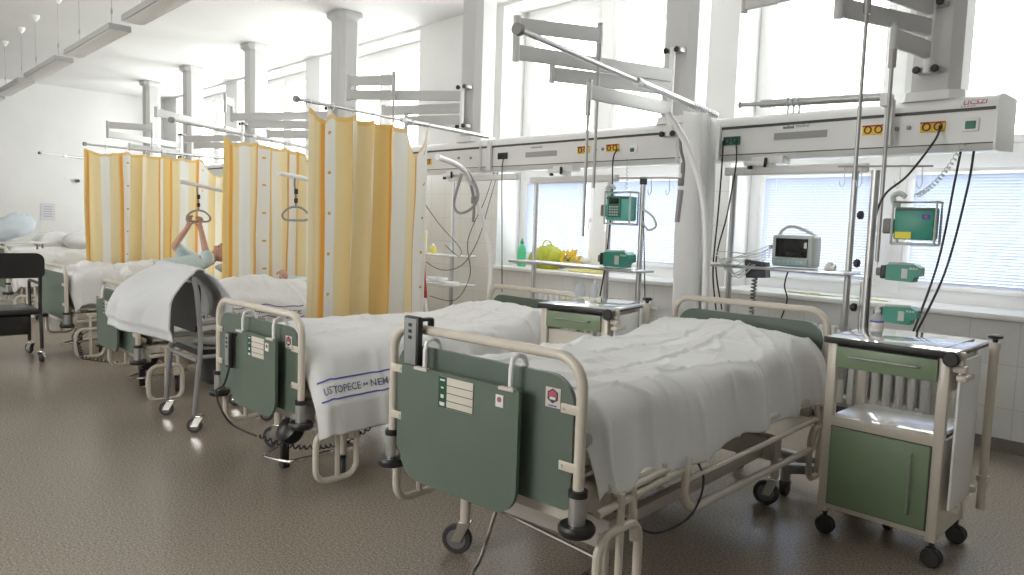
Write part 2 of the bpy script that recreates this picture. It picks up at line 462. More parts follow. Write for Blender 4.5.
# ------------------------------------------------------------------ supply bridge (three units)
YF, YR, ZB0, ZB1 = 4.86, 5.22, 1.99, 2.205
def bridge(x0, x1, label):
    t = thing('supply_bridge', label, 'medical supply unit', ((x0+x1)/2, YF, ZB0), 0, 'supply bridge units hung from the columns')
    w = x1-x0
    # section in (y,z), pushed along x
    T = Matrix(((0, 1, 0, 0), (1, 0, 0, 0), (0, 0, 1, 0), (0, 0, 0, 1)))
    H = ZB1-ZB0
    body = [(0.006, 0), (0.0, .01), (0.0, H), (.36, H), (.36, -.01), (.03, -.03)]
    MB().prism([(a, b_) for a, b_ in body], -w/2, w/2, None, T).obj('housing', LACQ, t, 20)
    cov = [(-.012, H), (-.012, H+.012)] + [(-.012+.10*(1-math.cos(q)), H+.012+.066*math.sin(q)) for q in [i*PI/14 for i in range(1, 8)]] + [(.36, H+.078), (.36, H)]
    MB().prism(cov, -w/2-.002, w/2+.002, None, T).obj('top_cover', LACQT, t, 25)
    MB().box((0, -.002, H-.009), (w-.01, .006, .018)).obj('upper_groove', DARK, t)
    MB().box((0, -.002, .012), (w-.01, .006, .006)).obj('lower_groove', DARK, t)
    for sx in (-1, 1):
        MB().prism([(-.016, -.03)] + [(-.016, H+.012)] + [(-.012+.10*(1-math.cos(q)), H+.016+.066*math.sin(q)) for q in [i*PI/14 for i in range(1, 8)]] + [(.365, H+.082), (.365, -.012), (.05, -.034)], sx*w/2-.012*(sx < 0), sx*w/2+.012*(sx > 0), None, T).obj('end_cap', LACQT, t, 25)
    return t
b1 = bridge(-3.30, -1.20, 'nearest white supply bridge unit with red lettering and yellow sockets')
b2 = bridge(-5.62, -3.32, 'middle white supply bridge unit over the second bed head, small lettering')
b3 = bridge(-8.15, -5.64, 'white supply bridge unit partly behind the near striped curtain')
b4 = bridge(-16.4, -8.17, 'farthest supply bridge unit seen above the distant curtains')
def fx(b, px, py):
    p = at(px, py, y=YF); return p.x-b.location.x, p.z-b.location.z
def on(b, px, py, w, h, m, name, d=.012, bev=.004, lab=None):
    x, z = fx(b, px, py); o = MB().box((x, -d/2, z), (w, d, h), None, bev).obj(name, m, b)
    if lab: o['label'] = lab
    return o
def socket_pair(b, px, py, m, w=.135):
    x, z = fx(b, px, py)
    o = MB().box((x, -.006, z), (w, .012, .062), m, .004).obj('socket', m, b)
    for k_ in (-.032, .032):
        MB().lathe([(.024, 0), (.024, .014), (.018, .016), (.018, .006), (0, .006)], None, 16, Matrix.Translation((x+k_, -.004, z)) @ Matrix.Rotation(PI/2, 4, 'X')).obj('socket_well', BLACK, o)
    if m is YEL: MB().box((x, -.0125, z+.025), (w, .002, .010)).obj('red_stripe', RED, o)
    return o
socket_pair(b1, 933, 127, YEL); socket_pair(b1, 874, 130, YEL); socket_pair(b1, 732, 141, GREENP)
socket_pair(b2, 584, 150, YEL); socket_pair(b2, 613, 148, YEL); socket_pair(b2, 503, 156, BLACK)
socket_pair(b3, 428, 162, YEL)
on(b1, 971, 125, .085, .075, LACQT, 'panel_frame'); on(b1, 971, 125, .055, .045, GREENP, 'panel_screen', .016)
on(b2, 634, 149, .075, .065, LACQT, 'panel_frame'); on(b2, 633, 150, .04, .032, GREENP, 'panel_screen', .016)
on(b1, 800, 135, .37, .046, GREY, 'name_strip', .004, 0); on(b2, 541, 154, .40, .048, GREY, 'name_strip', .004, 0)
for b, pts in ((b1, ((897, 129), (909, 128))), (b2, ((596, 150), (603, 149))), (b3, ((459, 158), (471, 158)))):
    for px, py in pts:
        x, z = fx(b, px, py); MB().lathe([(.014, 0), (.014, .008), (.009, .014), (0, .014)], None, 12, Matrix.Translation((x, 0, z)) @ Matrix.Rotation(PI/2, 4, 'X')).obj('gas_outlet', GREY, b)
x, z = fx(b1, 783, 129); text_part('tedisel', .030, INK, b1, (x, -.001, z), (PI/2, 0, 0), bold=.0008)
x, z = fx(b1, 798, 127.3); text_part('medical', .030, GREYD, b1, (x-.012, -.001, z), (PI/2, 0, 0))
x, z = fx(b2, 531, 148.5); text_part('tediselmedical', .026, INK, b2, (x, -.001, z), (PI/2, 0, 0))
x, z = fx(b1, 968, 98)
text_part('LICSZI', .044, REDL, b1, (x-.02, -.0155, ZB1-ZB0+.018), (math.radians(58), 0, 0), bold=.0008, sx=1.0)
text_part('G R O U P', .014, INK, b1, (x-.03, -.0145, ZB1-ZB0+.003), (math.radians(90), 0, 0), sx=1.2)
# plates that carry the curtain rails, on the bridge fronts
def rail_plate(b, px):
    x, z = fx(b, px, 150)
    return MB().box((x, -.02, .10), (.055, .03, .26), None, .008).box((x, -.02, .245), (.04, .035, .05), None, .008).obj('rail_plate', LACQ, b)
rail_plate(b1, 718); rail_plate(b2, 491)

# ------------------------------------------------------------------ swivel arms on the columns
def seg_arm(mb, p, q, h=.10, th=.035):
    p, q = Vector(p), Vector(q); d = q-p; L_ = d.length; a = math.atan2(d.y, d.x)
    mb.box((p+q)/2, (L_, th, h), None, .008, Euler((0, 0, a)))
    mb.cyl(q-Vector((0, 0, h*.62)), q+Vector((0, 0, h*.62)), th*.62, None, 12)
def arms(x, zlo, zhi, label, arml, y=4.80):
    """arml: list of arms; each arm is a list of ((px,py) of the end, level z); rods hang from arm ends"""
    t = thing('swivel_arm_bracket', label, 'swivel arm', (x, y, zlo), 0, 'swivel arm brackets on the columns')
    L0 = Vector((x, y, zlo))
    MB().cyl((0, 0, -.02), (0, 0, zhi-zlo+.02), .022, None, 14).obj('pivot_bar', LACQT, t)
    for z in (0, zhi-zlo):
        MB().box((.0, .035, z), (.14, .07, .035), POLE, .006).obj('clamp', POLE, t)
        for dx in (-.055, .045):
            MB().lathe([(.019, 0), (.022, .008), (.022, .022), (.015, .028), (0, .028)], None, 14, Matrix.Translation((dx, 0, z)) @ Matrix.Rotation(PI/2, 4, 'X')).obj('clamp_knob', BLACK, t)
    for arm_ in arml:
        p = Vector((0, 0, arm_[0][1]-zlo)); prevz = arm_[0][1]; m = MB()
        for (px, py), z, *rod in arm_:
            q = at(px, py, z=z)-L0
            pz = Vector((p.x, p.y, q.z))
            if abs(pz.z-p.z) > .02: m.cyl((p.x, p.y, min(p.z, q.z)-.06), (p.x, p.y, max(p.z, q.z)+.06), .026, None, 12)
            seg_arm(m, pz, q); p = q
        a_ = m.obj('arm', ARM, t)
        if rod:
            bx, by = rod[0]
            b_ = at(bx, by, y=(p+L0).y)-L0
            MB().cyl(p+Vector((0, 0, .08)), p-Vector((0, 0, .16)), .021, None, 12).cyl(p-Vector((0, 0, .1)), Vector((p.x, p.y, b_.z)), .011, None, 10).obj('hanging_rod', POLE, t)
    return t
arms(-1.56, 2.44, 2.82, 'pair of swivel arms with two long hanging rods on the nearest column', [
    [((869, -16), 2.80, (851, 180))],
    [((839, 7), 2.68), ((745, 2), 2.82)],
    [((894, 38), 2.55, (880, 262))]])
arms(-3.36, 2.18, 2.81, 'grey swivel arms on the column above the teal pump', [
    [((516, 52), 2.62), ((600, 35), 2.80, (592, 188))],
    [((552, 74), 2.52)],
    [((589, 92), 2.37, (584, 236))]])
arms(-5.88, 2.42, 2.81, 'grey swivel arms above the near striped curtain', [
    [((349, 95), 2.72), ((394, 80), 2.86, (394, 122))],
    [((384, 111), 2.60)],
    [((406, 121), 2.48, (406, 140))]])
arms(-8.38, 2.42, 2.81, 'swivel arms between near and middle striped curtains', y=4.71, arml=[
    [((232, 117), 2.72), ((225, 100), 2.9, (225, 128))],
    [((250, 124), 2.60)],
    [((268, 134), 2.48)]])
arms(-10.96, 2.42, 2.81, 'swivel arms reaching left over the far striped curtain', y=4.71, arml=[
    [((156, 112), 2.66)],
    [((185, 139), 2.60)],
    [((195, 145), 2.48)]])
arms(-13.53, 2.42, 2.81, 'farthest swivel arms at the left above the far curtain', y=4.71, arml=[
    [((108, 134), 2.62), ((152, 128), 2.76, (153, 155))],
    [((130, 147), 2.5)]])

# ------------------------------------------------------------------ curtain rails and curtains
ZR = 2.27
def rail(tip, end, label, r=.014, thick=True):
    T0 = at(*tip, z=ZR); E0 = at(*end, z=ZR)
    d = (E0-T0); L_ = d.length; d.normalize()
    t = thing('curtain_rail', label, 'curtain rail', E0, 0, 'telescopic curtain rails')
    m = MB()
    m.cyl(-d*L_, -d*L_*.5, r*.62, None, 12); m.cyl(-d*L_*.52, (0, 0, 0), r, None, 12)
    m.obj('tube', STEEL, t)
    MB().cyl(-d*(L_+.02), -d*(L_-.008), r*1.25, None, 14).obj('end_cap', GREYD, t)
    MB().cyl(-d*(L_*.52+.03), -d*(L_*.52-.03), r*1.18, None, 12).obj('joint_collar', LACQT, t)
    return T0, E0
R1 = rail((519, 29.6), (716, 115), 'thick telescopic rail pointing at the camera from the white bundled curtain', .021)
R2 = rail((297, 99), (488, 137), 'grey curtain rail holding the near striped curtain', .019)
R3 = rail((172, 120), (318, 150), 'grey curtain rail holding the middle striped curtain', .021)
R4 = rail((85, 144), (235, 159.5), 'grey curtain rail holding the far striped curtain', .020)
R5 = rail((40, 153), (90, 159), 'thin far curtain rail against the left wall', .018)
# short rail parallel to the bridge
def short_rail():
    a = at(741, 105, y=4.74); b_ = at(886, 96.5, y=4.74)
    t = thing('curtain_rail', 'folded horizontal curtain rail lying along the nearest bridge unit', 'curtain rail', b_, 0, 'telescopic curtain rails')
    d = a-b_
    MB().cyl(d*.84, (0, 0, 0), .027, None, 12).cyl(d, d*.8, .014, None, 12).cyl(d*1.01, d*.99, .022, None, 12).obj('tube', STEEL, t)
    MB().box((0, .02, -.02), (.055, .10, .08), None, .01).box((.01, .05, -.15), (.05, .05, .28), None, .008).obj('bracket', LACQ, t)
    m = MB()
    for q in (.56, .60, .64):
        c = d*q; m.tube([c+Vector((0, .03*math.cos(v), .03*math.sin(v))) for v in [i*PI/6 for i in range(12)]], .004, None, 6, closed=True)
        m.box(c+Vector((0, 0, -.055)), (.012, .012, .05))
    m.obj('curtain_glider', CLEARB, t)
short_rail()
def curtain(R, p0, p1, z0, z1, label, mat_, pleats, amp, fabric, uoff=0., name='bed_curtain', seed=1, ring=True, flap=True, group='striped curtains round the beds'):
    """p0, p1 = pixel x on the rail where the curtain starts and ends"""
    T0, E0 = R; rnd = random.Random(seed)
    def onrail(px):
        lo, hi = -.2, 1.2
        for _ in range(40):
            mid = (lo+hi)/2; P_ = T0.lerp(E0, mid)-Vector((0, 0, CH))
            q = [sum(RX[i][j]*P_[i] for i in range(3)) for j in range(3)]
            if 512+FPX*q[0]/q[2] < px: lo = mid
            else: hi = mid
        return T0.lerp(E0, (lo+hi)/2)
    A, B = onrail(p0), onrail(p1)
    d = B-A; L_ = d.length; d.normalize(); nrm = Vector((0, 0, 1)).cross(d)
    t = thing(name, label, 'curtain', (A.x, A.y, z0), 0, group)
    A0 = Vector((A.x, A.y, 0))-Vector((A.x, A.y, z0))
    NS, NZ = 30*pleats, 30
    ph = [rnd.uniform(-1.4, 1.4) for _ in range(pleats+3)]; am = [rnd.choice((.12, .3, .6, 1.3)) for _ in range(pleats+3)]
    P = []; UV = []
    for j in range(NZ+1):
        v = j/NZ; z = z0+(z1-z0)*v; row = []; uvr = []
        for i in range(NS+1):
            s = i/NS; k_ = s*pleats; ki = int(k_); f = k_-ki; f = f*f*(3-2*f)
            a_ = (am[ki]*(1-f)+am[ki+1]*f); p_ = (ph[ki]*(1-f)+ph[ki+1]*f)
            off = amp*a_*math.sin(2*PI*k_+p_+.5*math.sin(2.2*v+ki))*(1.05-.35*v) + .02*noise.noise(Vector((s*5, v*2.5, seed)))
            along = s*L_ + .25*amp*math.sin(4*PI*k_+p_)*(1-.3*v) + (1-v)*.03*math.sin(3*s+seed)
            sag = -.03*abs(math.sin(PI*s*pleats*1.0))*(v**10)
            if flap and s > .78: sag -= (v**4)*.22*math.sin(min(1, (s-.78)/.2)*PI)
            if flap and .05 < s < .18: sag -= (v**8)*.05*math.sin((s-.05)/.13*PI)
            row.append(A0+d*along+nrm*off+Vector((0, 0, z+sag))); uvr.append((s*fabric+uoff, v*(z1-z0)))
        P.append(row); UV.append(uvr)
    sc = 1.87/(z1-z0)
    UV = [[(u, v*sc) for u, v in r] for r in UV]
    m = MB(); m.grid(P, None, uv=UV); o = m.obj('fabric', mat_, t, 80)
    if ring:
        for k_ in range(pleats+1):
            s = k_/pleats; c = A0+d*(s*L_)+Vector((0, 0, R[0].z))
            m = MB(); m.tube([c+nrm*.026*math.cos(q)+Vector((0, 0, .026*math.sin(q)-.006)) for q in [i*PI/7 for i in range(14)]], .0035, None, 6, closed=True)
            m.cyl(c-Vector((0, 0, .028)), A0+d*(s*L_)+Vector((0, 0, z1-.03)), .003, None, 6)
            m.obj('hook', LACQT, t)
    return t
curtain(R2, 309, 428, .42, 2.235, 'near striped yellow and white curtain, closest to the camera', CURT, 6, .05, 1.25, .34, seed=3)
curtain(R3, 224, 322, .42, 2.225, 'middle striped yellow and white curtain behind the near one', CURT, 7, .05, 1.5, .02, seed=5)
curtain(R4, 84, 232, .42, 2.225, 'far striped yellow and white curtain by the left end wall', CURT, 8, .055, 1.9, .06, seed=9)
curtain(R1, 692, 713, .55, 2.24, 'white curtain bundled against the bridge end beside the near bed head', WCURT, 9, .07, 1, seed=2, flap=False, group='white curtains')

# ------------------------------------------------------------------ ceiling lamps
t_lamps = []
LAMPL = ['grey suspended ceiling lamp nearest the camera, cut by the frame top', 'second suspended ceiling lamp from the front of the row', 'third suspended ceiling lamp from the front of the row',
         'fourth suspended ceiling lamp, cut by the left frame edge', 'last suspended ceiling lamp of the row at far left']
for i, xc in enumerate((-6.72, -8.90, -11.12, -13.30, -15.5)):
    t = thing('ceiling_lamp', LAMPL[i], 'ceiling lamp', (xc, 2.225, 3.2), 0, 'suspended ceiling lamps')
    MB().prism([(-.90, .0), (-.88, .055), (.88, .055), (.90, .0)], -.10, .10, None).obj('housing', LAMPB, t)
    MB().box((0, 0, -.004), (1.76, .165, .010), None, .003).obj('diffuser', TRANSL, t)
    for sx in (-.62, .62):
        m = MB(); m.cyl((sx, 0, .05), (sx, 0, ZC-3.2), .0035, None, 6); m.lathe([(.010, 0), (.012, .03), (.006, .06)], None, 10, Matrix.Translation((sx, 0, .20)))
        m.obj('suspension_wire', LAMPB, t)
        MB().lathe([(.02, 0), (.05, .05), (.055, .075), (0, .075)][:3]+[(.055, .0785)], None, 16, Matrix.Translation((sx, 0, ZC-3.2-.08))).obj('ceiling_rose', LACQT, t)

# ------------------------------------------------------------------ castors, beds
def castor(mb_parent, p, r, name='castor', rot=0., fork=CHROME, w=.028):
    """wheel and fork; p on the floor under the wheel centre"""
    T = Matrix.Translation(p) @ Matrix.Rotation(rot, 4, 'Z')
    Tw = T @ Matrix.Translation((0, 0, r)) @ Matrix.Rotation(PI/2, 4, 'X')
    o = MB().lathe([(0, -w/2), (r*.93, -w/2), (r, -w/2+.006), (r, w/2-.006), (r*.93, w/2), (0, w/2)], None, 24, Tw).obj(name, RUBBER, mb_parent, 30)
    MB().lathe([(0, -w/2-.003), (r*.62, -w/2-.002), (r*.66, -w/2+.001), (r*.66, w/2-.001), (r*.62, w/2+.002), (0, w/2+.003)], None, 20, Tw).obj('wheel_hub', WHEELG, o)
    f = MB()
    for sy in (-1, 1):
        f.prism([(-.022, r*.85), (.022, r*.85), (.06, r*2.15), (.01, r*2.2)], sy*(w/2+.006)-.002, sy*(w/2+.006)+.002, None, T)
    f.box(T @ Vector((.035, 0, r*2.17)), (.055, w+.02, .012), None, .004, Euler((0, 0, rot)))
    f.cyl(T @ Vector((.035, 0, r*2.17)), T @ Vector((.035, 0, r*2.5)), .016, None, 12)
    f.obj('fork', fork, o)
    return T @ Vector((.035, 0, 0))

def u_rail(w, z0, z1, r_c):
    h = w/2
    pts = [(-h, 0, z0), (-h, 0, z1-r_c)] + [(x, 0, z) for x, z in arc((-h+r_c, z1-r_c), r_c, PI, PI/2, 7)[1:]] + [(x, 0, z) for x, z in arc((h-r_c, z1-r_c), r_c, PI/2, 0, 7)] + [(h, 0, z0)]
    return pts
def loop_pts(u, w0, w1, z0, z1, r=.07):
    return [(u, a, b_) for a, b_ in rrect(w0, w1, z0, z1, r, r, r, r, 5)]
BW, BL = .94, 2.26
def bed(O, deg, zr, label, motor=True, side=True, clamp_side=1):
    t = thing('hospital_bed', label, 'hospital bed', (O[0], O[1], 0), math.radians(deg), 'hospital beds')
    d = zr-1.03
    def end(w, nm, sgn):
        MB().tube(loop_off(u_rail(BW, .53+d, 1.03+d, .10), w), .0185, None, 12).obj(nm+'_rail', CREAM, t)
        bd = MB().prism(rrect(-.435, .445, .52+d, .965+d, .03, .03, .10, .10), w-.009, w+.009, None).obj(nm+'board', GREEN, t)
        for sx in (-1, 1):
            for z in (.86+d, .67+d):
                c = MB().box((sx*(BW/2-.035), w-.014*sgn, z), (.075, .008, .032), None, .0035)
                c.cyl((sx*(BW/2-.06), w-.0155*sgn, z), (sx*(BW/2-.06), w-.022*sgn, z), .006, None, 8)
                c.obj('clip', CREAM, bd)
        for sx in (-1, 1):
            s_ = MB().cyl((sx*BW/2, w, .47+d), (sx*BW/2, w, .585+d), .029, None, 18).obj('post_sleeve', STEEL, t)
            MB().cyl((sx*BW/2, w, .578+d), (sx*BW/2, w, .60+d), .032, None, 18).obj('sleeve_ring', BLACK, s_)
            MB().lathe([(.025, -.012), (.055, -.012), (.062, 0), (.062, .012), (.055, .022), (.03, .022)], None, 22, Matrix.Translation((sx*BW/2, w, .465+d))).obj('bumper_disc', BLACK, s_)
    def loop_off(pts, w): return [(a, w+b_, c) for a, b_, c in pts]
    end(0, 'foot', 1); end(BL, 'head', -1)
    # mattress
    m = MB().box((0, 1.13, .70+d), (.86, 2.06, .15), None, .045, None, 4).obj('mattress', MATTR, t)
    # frame
    f = MB()
    for sx in (-1, 1): f.box((sx*.40, 1.13, .545+d), (.05, 2.10, .06), None, .006)
    for w in (.10, .75, 1.45, 2.15): f.box((0, w, .545+d), (.84, .06, .05), None, .006)
    f.box((0, .08, .50+d), (.88, .05, .10), None, .008); f.box((0, 2.18, .50+d), (.88, .05, .10), None, .008)
    f.obj('bed_frame', CREAMW, t)
    f = MB()
    f.box((0, 1.13, .615+d), (.80, 2.0, .02))
    f.obj('mattress_platform', PAPER, t)
    # undercarriage: lift boxes, columns, legs
    f = MB()
    for w in (.36, 1.88): f.box((0, w, .32+d*.4), (.78, .09, .12), None, .01)
    for sx in (-1, 1): f.box((sx*.30, 1.12, .30+d*.4), (.05, 1.55, .05), None, .006)
    f.box((0, .36, .42+d*.7), (.10, .07, .16), None, .01); f.box((0, 1.88, .42+d*.7), (.10, .07, .16), None, .01)
    f.box((.30, .36, .43+d*.7), (.09, .06, .16), None, .01); f.box((-.30, .36, .43+d*.7), (.09, .06, .16), None, .01)
    f.obj('lift_frame', mat('warm grey underframe %g' % zr, (.50, .46, .42), .45), t)
    MB().box((.10, 1.3, .47+d), (.09, .30, .08), None, .02).cyl((.10, .9, .44+d), (.10, 1.6, .48+d), .022, None, 12).obj('lift_motor', BLACK, t)
    for sx, w, ro in ((-1, .31, .5), (1, .33, -.3), (-1, 1.93, 2.2), (1, 1.90, .25)):
        q = castor(t, (sx*(.395 if (sx < 0 and w < 1) else .33), w, 0), .067, rot=ro)
        MB().cyl((q.x, q.y, .15), (q.x, q.y, .32+d*.4), .023, None, 14).obj('leg', CREAM, t)
    # brake bar
    m = MB(); z = .16
    m.tube([(-.36, .46, z+.03), (.33, .42, z)], .010, None, 8)
    m.tube(smooth([(-.30, .455, z+.02), (-.16, .22, .09), (-.10, .11, .075), (-.03, .07, .08), (.20, .07, .11), (.27, .11, .13), (.31, .42, z)], 4), .009, None, 8)
    m.obj('brake_bar', CHROME, t)
    if side:
        for sx in (-1, 1):
            s_ = MB()
            s_.tube([(sx*.475, .16, .565+d), (sx*.475, 2.08, .575+d)], .018, None, 10)
            s_.obj('side_tube', CREAM, t)
            g = MB()
            g.tube(smooth([(sx*.51, .66, .575+d), (sx*.515, .64, .50+d), (sx*.515, .645, .41+d), (sx*.515, .72, .36+d), (sx*.515, .84, .355+d), (sx*.515, 1.9, .33+d), (sx*.515, 2.02, .345+d), (sx*.515, 2.07, .43+d), (sx*.51, 2.05, .56+d)], 5), .016, None, 10)
            g.tube([(sx*.515, .645, .485+d), (sx*.515, 2.06, .475+d)], .012, None, 8)
            g.obj('side_rail', CREAM, t)
            g = MB()
            g.tube([(sx*.50, .07, .505+d), (sx*.50, .66, .53+d)], .015, None, 10).tube([(sx*.50, .18, .548+d), (sx*.50, .52, .558+d)], .013, None, 10)
            g.box((sx*.50, .50, .54+d), (.02, .02, .09), None, .004)
            g.obj('rail_slide', CREAM, t)
    for sx in (-1, 1):
        for w0 in (.06, 1.98):
            l0 = .16 if sx > 0 else .27
            g = MB(); g.tube(loop_pts(sx*.515, w0, w0+.25, l0+d, (.43 if sx > 0 else .50)+d, .07), .0165, None, 10, closed=True)
            g.tube([(sx*.515, w0+.13, l0+d), (sx*.515, w0+.13, .55+d)], .0135, None, 10)
            g.tube([(sx*.515, w0+.22, .36+d), (sx*.50, w0+.22, .55+d)], .015, None, 10)
            g.obj('bumper_loop', CREAM, t)
    return t
ZA, ZBb, ZCc, ZD = 1.03, .945, .86, .89
BA = ((-1.981, 1.724), 4.8); BB = ((-3.873, 1.752), 2.75); BC = ((-6.45, 1.761), 0.); BD = ((-8.46, 1.706), 1.8); BE = ((-11.45, 1.72), 1.); BF = ((-14.6, 2.2), 0.)
bed(*BA, ZA, 'cream and green hospital bed nearest the camera')
bed(*BB, ZBb, 'second hospital bed, its white sheet printed with a blue lettered band')
bed(*BC, ZCc, 'third hospital bed, behind the commode chair with the draped pillow')
bed(*BD, ZD, 'fourth hospital bed where the patient grips the hanging handle')
bed(*BE, .93, 'fifth hospital bed behind the black chair', side=False)
bed(*BF, .97, 'farthest hospital bed by the left end wall', side=False)

def toworld(B_, u, w, z=0):
    a = math.radians(B_[1]); return Vector((B_[0][0]+u*math.cos(a)-w*math.sin(a), B_[0][1]+u*math.sin(a)+w*math.cos(a), z))
def on_bed(B_, name, label, cat, group=None):
    return thing(name, label, cat, toworld(B_, 0, 0), math.radians(B_[1]), group)

# ------------------------------------------------------------------ sheets
def ridge(v, s):
    return (1-abs(noise.noise(v))*2.2)**3*s if abs(noise.noise(v)) < .45 else 0
class Sheet:
    def __init__(s, B_, zt, w0, w1, dropR, dropL, dropF, wr, bumps, seed=0., crump=0., hw=.455, lean=.045, rr=.085):
        s.__dict__.update(rr=rr, B_=B_, zt=zt, w0=w0, w1=w1, dR=dropR, dL=dropL, dF=dropF, wr=wr, bumps=bumps, seed=seed, crump=crump, hw=hw, lean=lean)
    def top(s, x, y):
        z = s.zt
        for (bx, by, sx, sy, h) in s.bumps: z += h*math.exp(-((x-bx)/sx)**2-((y-by)/sy)**2)
        v = Vector((x*2.2+s.seed, y*1.6, s.seed))
        z += s.wr*(.7*noise.noise(v*1.3) + ridge(Vector((x*3.1+y*1.2+s.seed, y*1.3-x*.5, s.seed*2)), .55) + ridge(Vector((x*1.7-y*.9, y*2.6+x*.8, s.seed+5)), .45))
        for bc, sl in ((.52, .1), (.93, -.06), (1.36, .08), (1.74, -.1)):
            e_ = y-bc-sl*x-.03*noise.noise(Vector((x*3, bc, s.seed))); z += .008*math.exp(-(e_/.011)**2)-.005*math.exp(-((e_-.03)/.02)**2)
        for ac, sl in ((-.16, .03), (.17, -.05)):
            e_ = x-ac-sl*y-.02*noise.noise(Vector((y*2, ac, s.seed))); z += .008*math.exp(-(e_/.011)**2)-.005*math.exp(-((e_-.025)/.02)**2)
        for q_, sc_ in ((0., 1.), (11., 1.7)):
            w_ = noise.noise_vector(Vector((x*1.3*sc_, y*1.1*sc_, s.seed+q_)))
            n_ = noise.noise(Vector((x*2.4*sc_+w_.x*1.6, y*1.5*sc_+w_.y*1.6, s.seed+q_)))
            z += s.wr*.42/sc_*max(0, 1-abs(n_)*9)
        if s.crump:
            q = noise.noise_vector(Vector((x*2.5, y*2.5, s.seed+9)))
            z += s.crump*(.5+noise.noise(Vector((x*4+q.x, y*4+q.y, s.seed)))) + s.crump*.6*abs(noise.noise(Vector((x*9+q.x*3, y*9, s.seed+3))))
        return z
    def pt(s, a, b_):
        """a = cloth coordinate across, b_ = along"""
        hw = s.hw; rr = s.rr; hi = hw-rr; y0 = s.w0+rr
        x = max(-hi, min(hi, a)); y = max(y0, b_)
        oa = max(0, abs(a)-hi); ob = max(0, y0-b_)
        sg = 1 if a > 0 else -1
        z = s.top(max(-hw, min(hw, a)), max(s.w0, b_))
        drop = math.hypot(oa, ob) if min(oa, ob) > 0 else max(oa, ob)
        if drop > 0:
            ca, cb = (oa/drop, ob/drop)
            if drop < rr*PI/2: out, dz = rr*math.sin(drop/rr), rr*(1-math.cos(drop/rr))
            else: out, dz = rr, rr+drop-rr*PI/2
            k_ = min(1, dz/.12)
            fold = .012*math.exp(-((b_*3.1+.2*noise.noise(Vector((a*3, b_, 2))))%1-.5)**2/.004) + .022*noise.noise(Vector((b_*6, a*1.5, s.seed)))+.015*math.sin(b_*13+s.seed*3+3*noise.noise(Vector((b_*2, 0, s.seed))))
            out += s.lean*min(1, dz/.3)+k_*fold
            z -= dz + (z-s.zt)*.3*k_
            x = sg*(hi+out*ca) if oa > 0 else x
            y = y0-out*cb if ob > 0 else y
        return Vector((x, y, z))
    def build(s, label, m, na=110, nb=150, group='white bed sheets', name='bed_sheet', mats2=None):
        t = thing(name, label, 'bed sheet', toworld(s.B_, 0, 0), math.radians(s.B_[1]), group)
        P = []
        for j in range(nb+1):
            v = j/nb; b0 = s.w0-s.dF+(s.w1-s.w0+s.dF)*v
            # let dropR depend on place along the bed
            R_ = s.dR(max(b0, s.w0)) if callable(s.dR) else s.dR; L_ = s.dL
            P.append([s.pt(-s.hw-L_+(2*s.hw+L_+R_)*i/na, b0+.01*noise.noise(Vector((i*.1, 0, s.seed)))) for i in range(na+1)])
        mb = MB(); mb.grid(P); o = mb.obj('cloth', m, t, 80)
        md = o.modifiers.new('thick', 'SOLIDIFY'); md.thickness = .004; md.offset = -1
        s.t = t; return t
def dropA(w):
    if w < .35: return .262-.02*math.cos(w*14)
    return .285+.012*math.sin(w*4)
shA = Sheet(BA, .855, .10, 2.20, dropA, .28, .10, .028, [(0, 1.98, .6, .24, .06), (-.1, .4, .5, .4, .02)], 1.3)
shA.build('plain white sheet smoothed over the nearest bed', SHEET, 150, 230)
shB = Sheet(BB, .775, .03, 2.18, lambda w: .425 if w < .62 else .425-min(.10, (w-.62)*2), .24, .06, .022, [(0, .6, .5, .5, .02), (0, 1.92, .5, .22, .09)], 4.1, lean=.10)
shB.build('white sheet with blue lettered band on the second bed', SHEET, 140, 170)
shC = Sheet(BC, .695, .10, 2.15, .17, .22, .06, .02, [(-.05, 1.0, .25, .30, .10), (.12, 1.2, .16, .5, .07), (0, 1.7, .28, .5, .12), (0, .55, .24, .5, .07)], 7.7, .03)
shC.build('rumpled white blanket over the lying patient on the third bed', SHEET, 120, 150)
shD = Sheet(BD, .75, .05, 1.15, .26, .20, .10, .02, [(0, .85, .26, .7, .09), (.1, .3, .4, .22, .04)], 2.2, .07)
shD.build('crumpled white duvet on the fourth bed', SHEET, 120, 140)
shE = Sheet(BE, .80, .05, 2.1, .35, .35, .2, .02, [(0, 1.7, .5, .4, .06), (0, .6, .4, .4, .05)], 3.2, .05)
shE.build('white bedding on the fifth bed behind the black chair', SHEET, 100, 120)
shF = Sheet(BF, .80, .05, 2.1, .25, .25, .1, .01, [], 9.2)
shF.build('smooth white sheet on the farthest bed', SHEET, 60, 80)

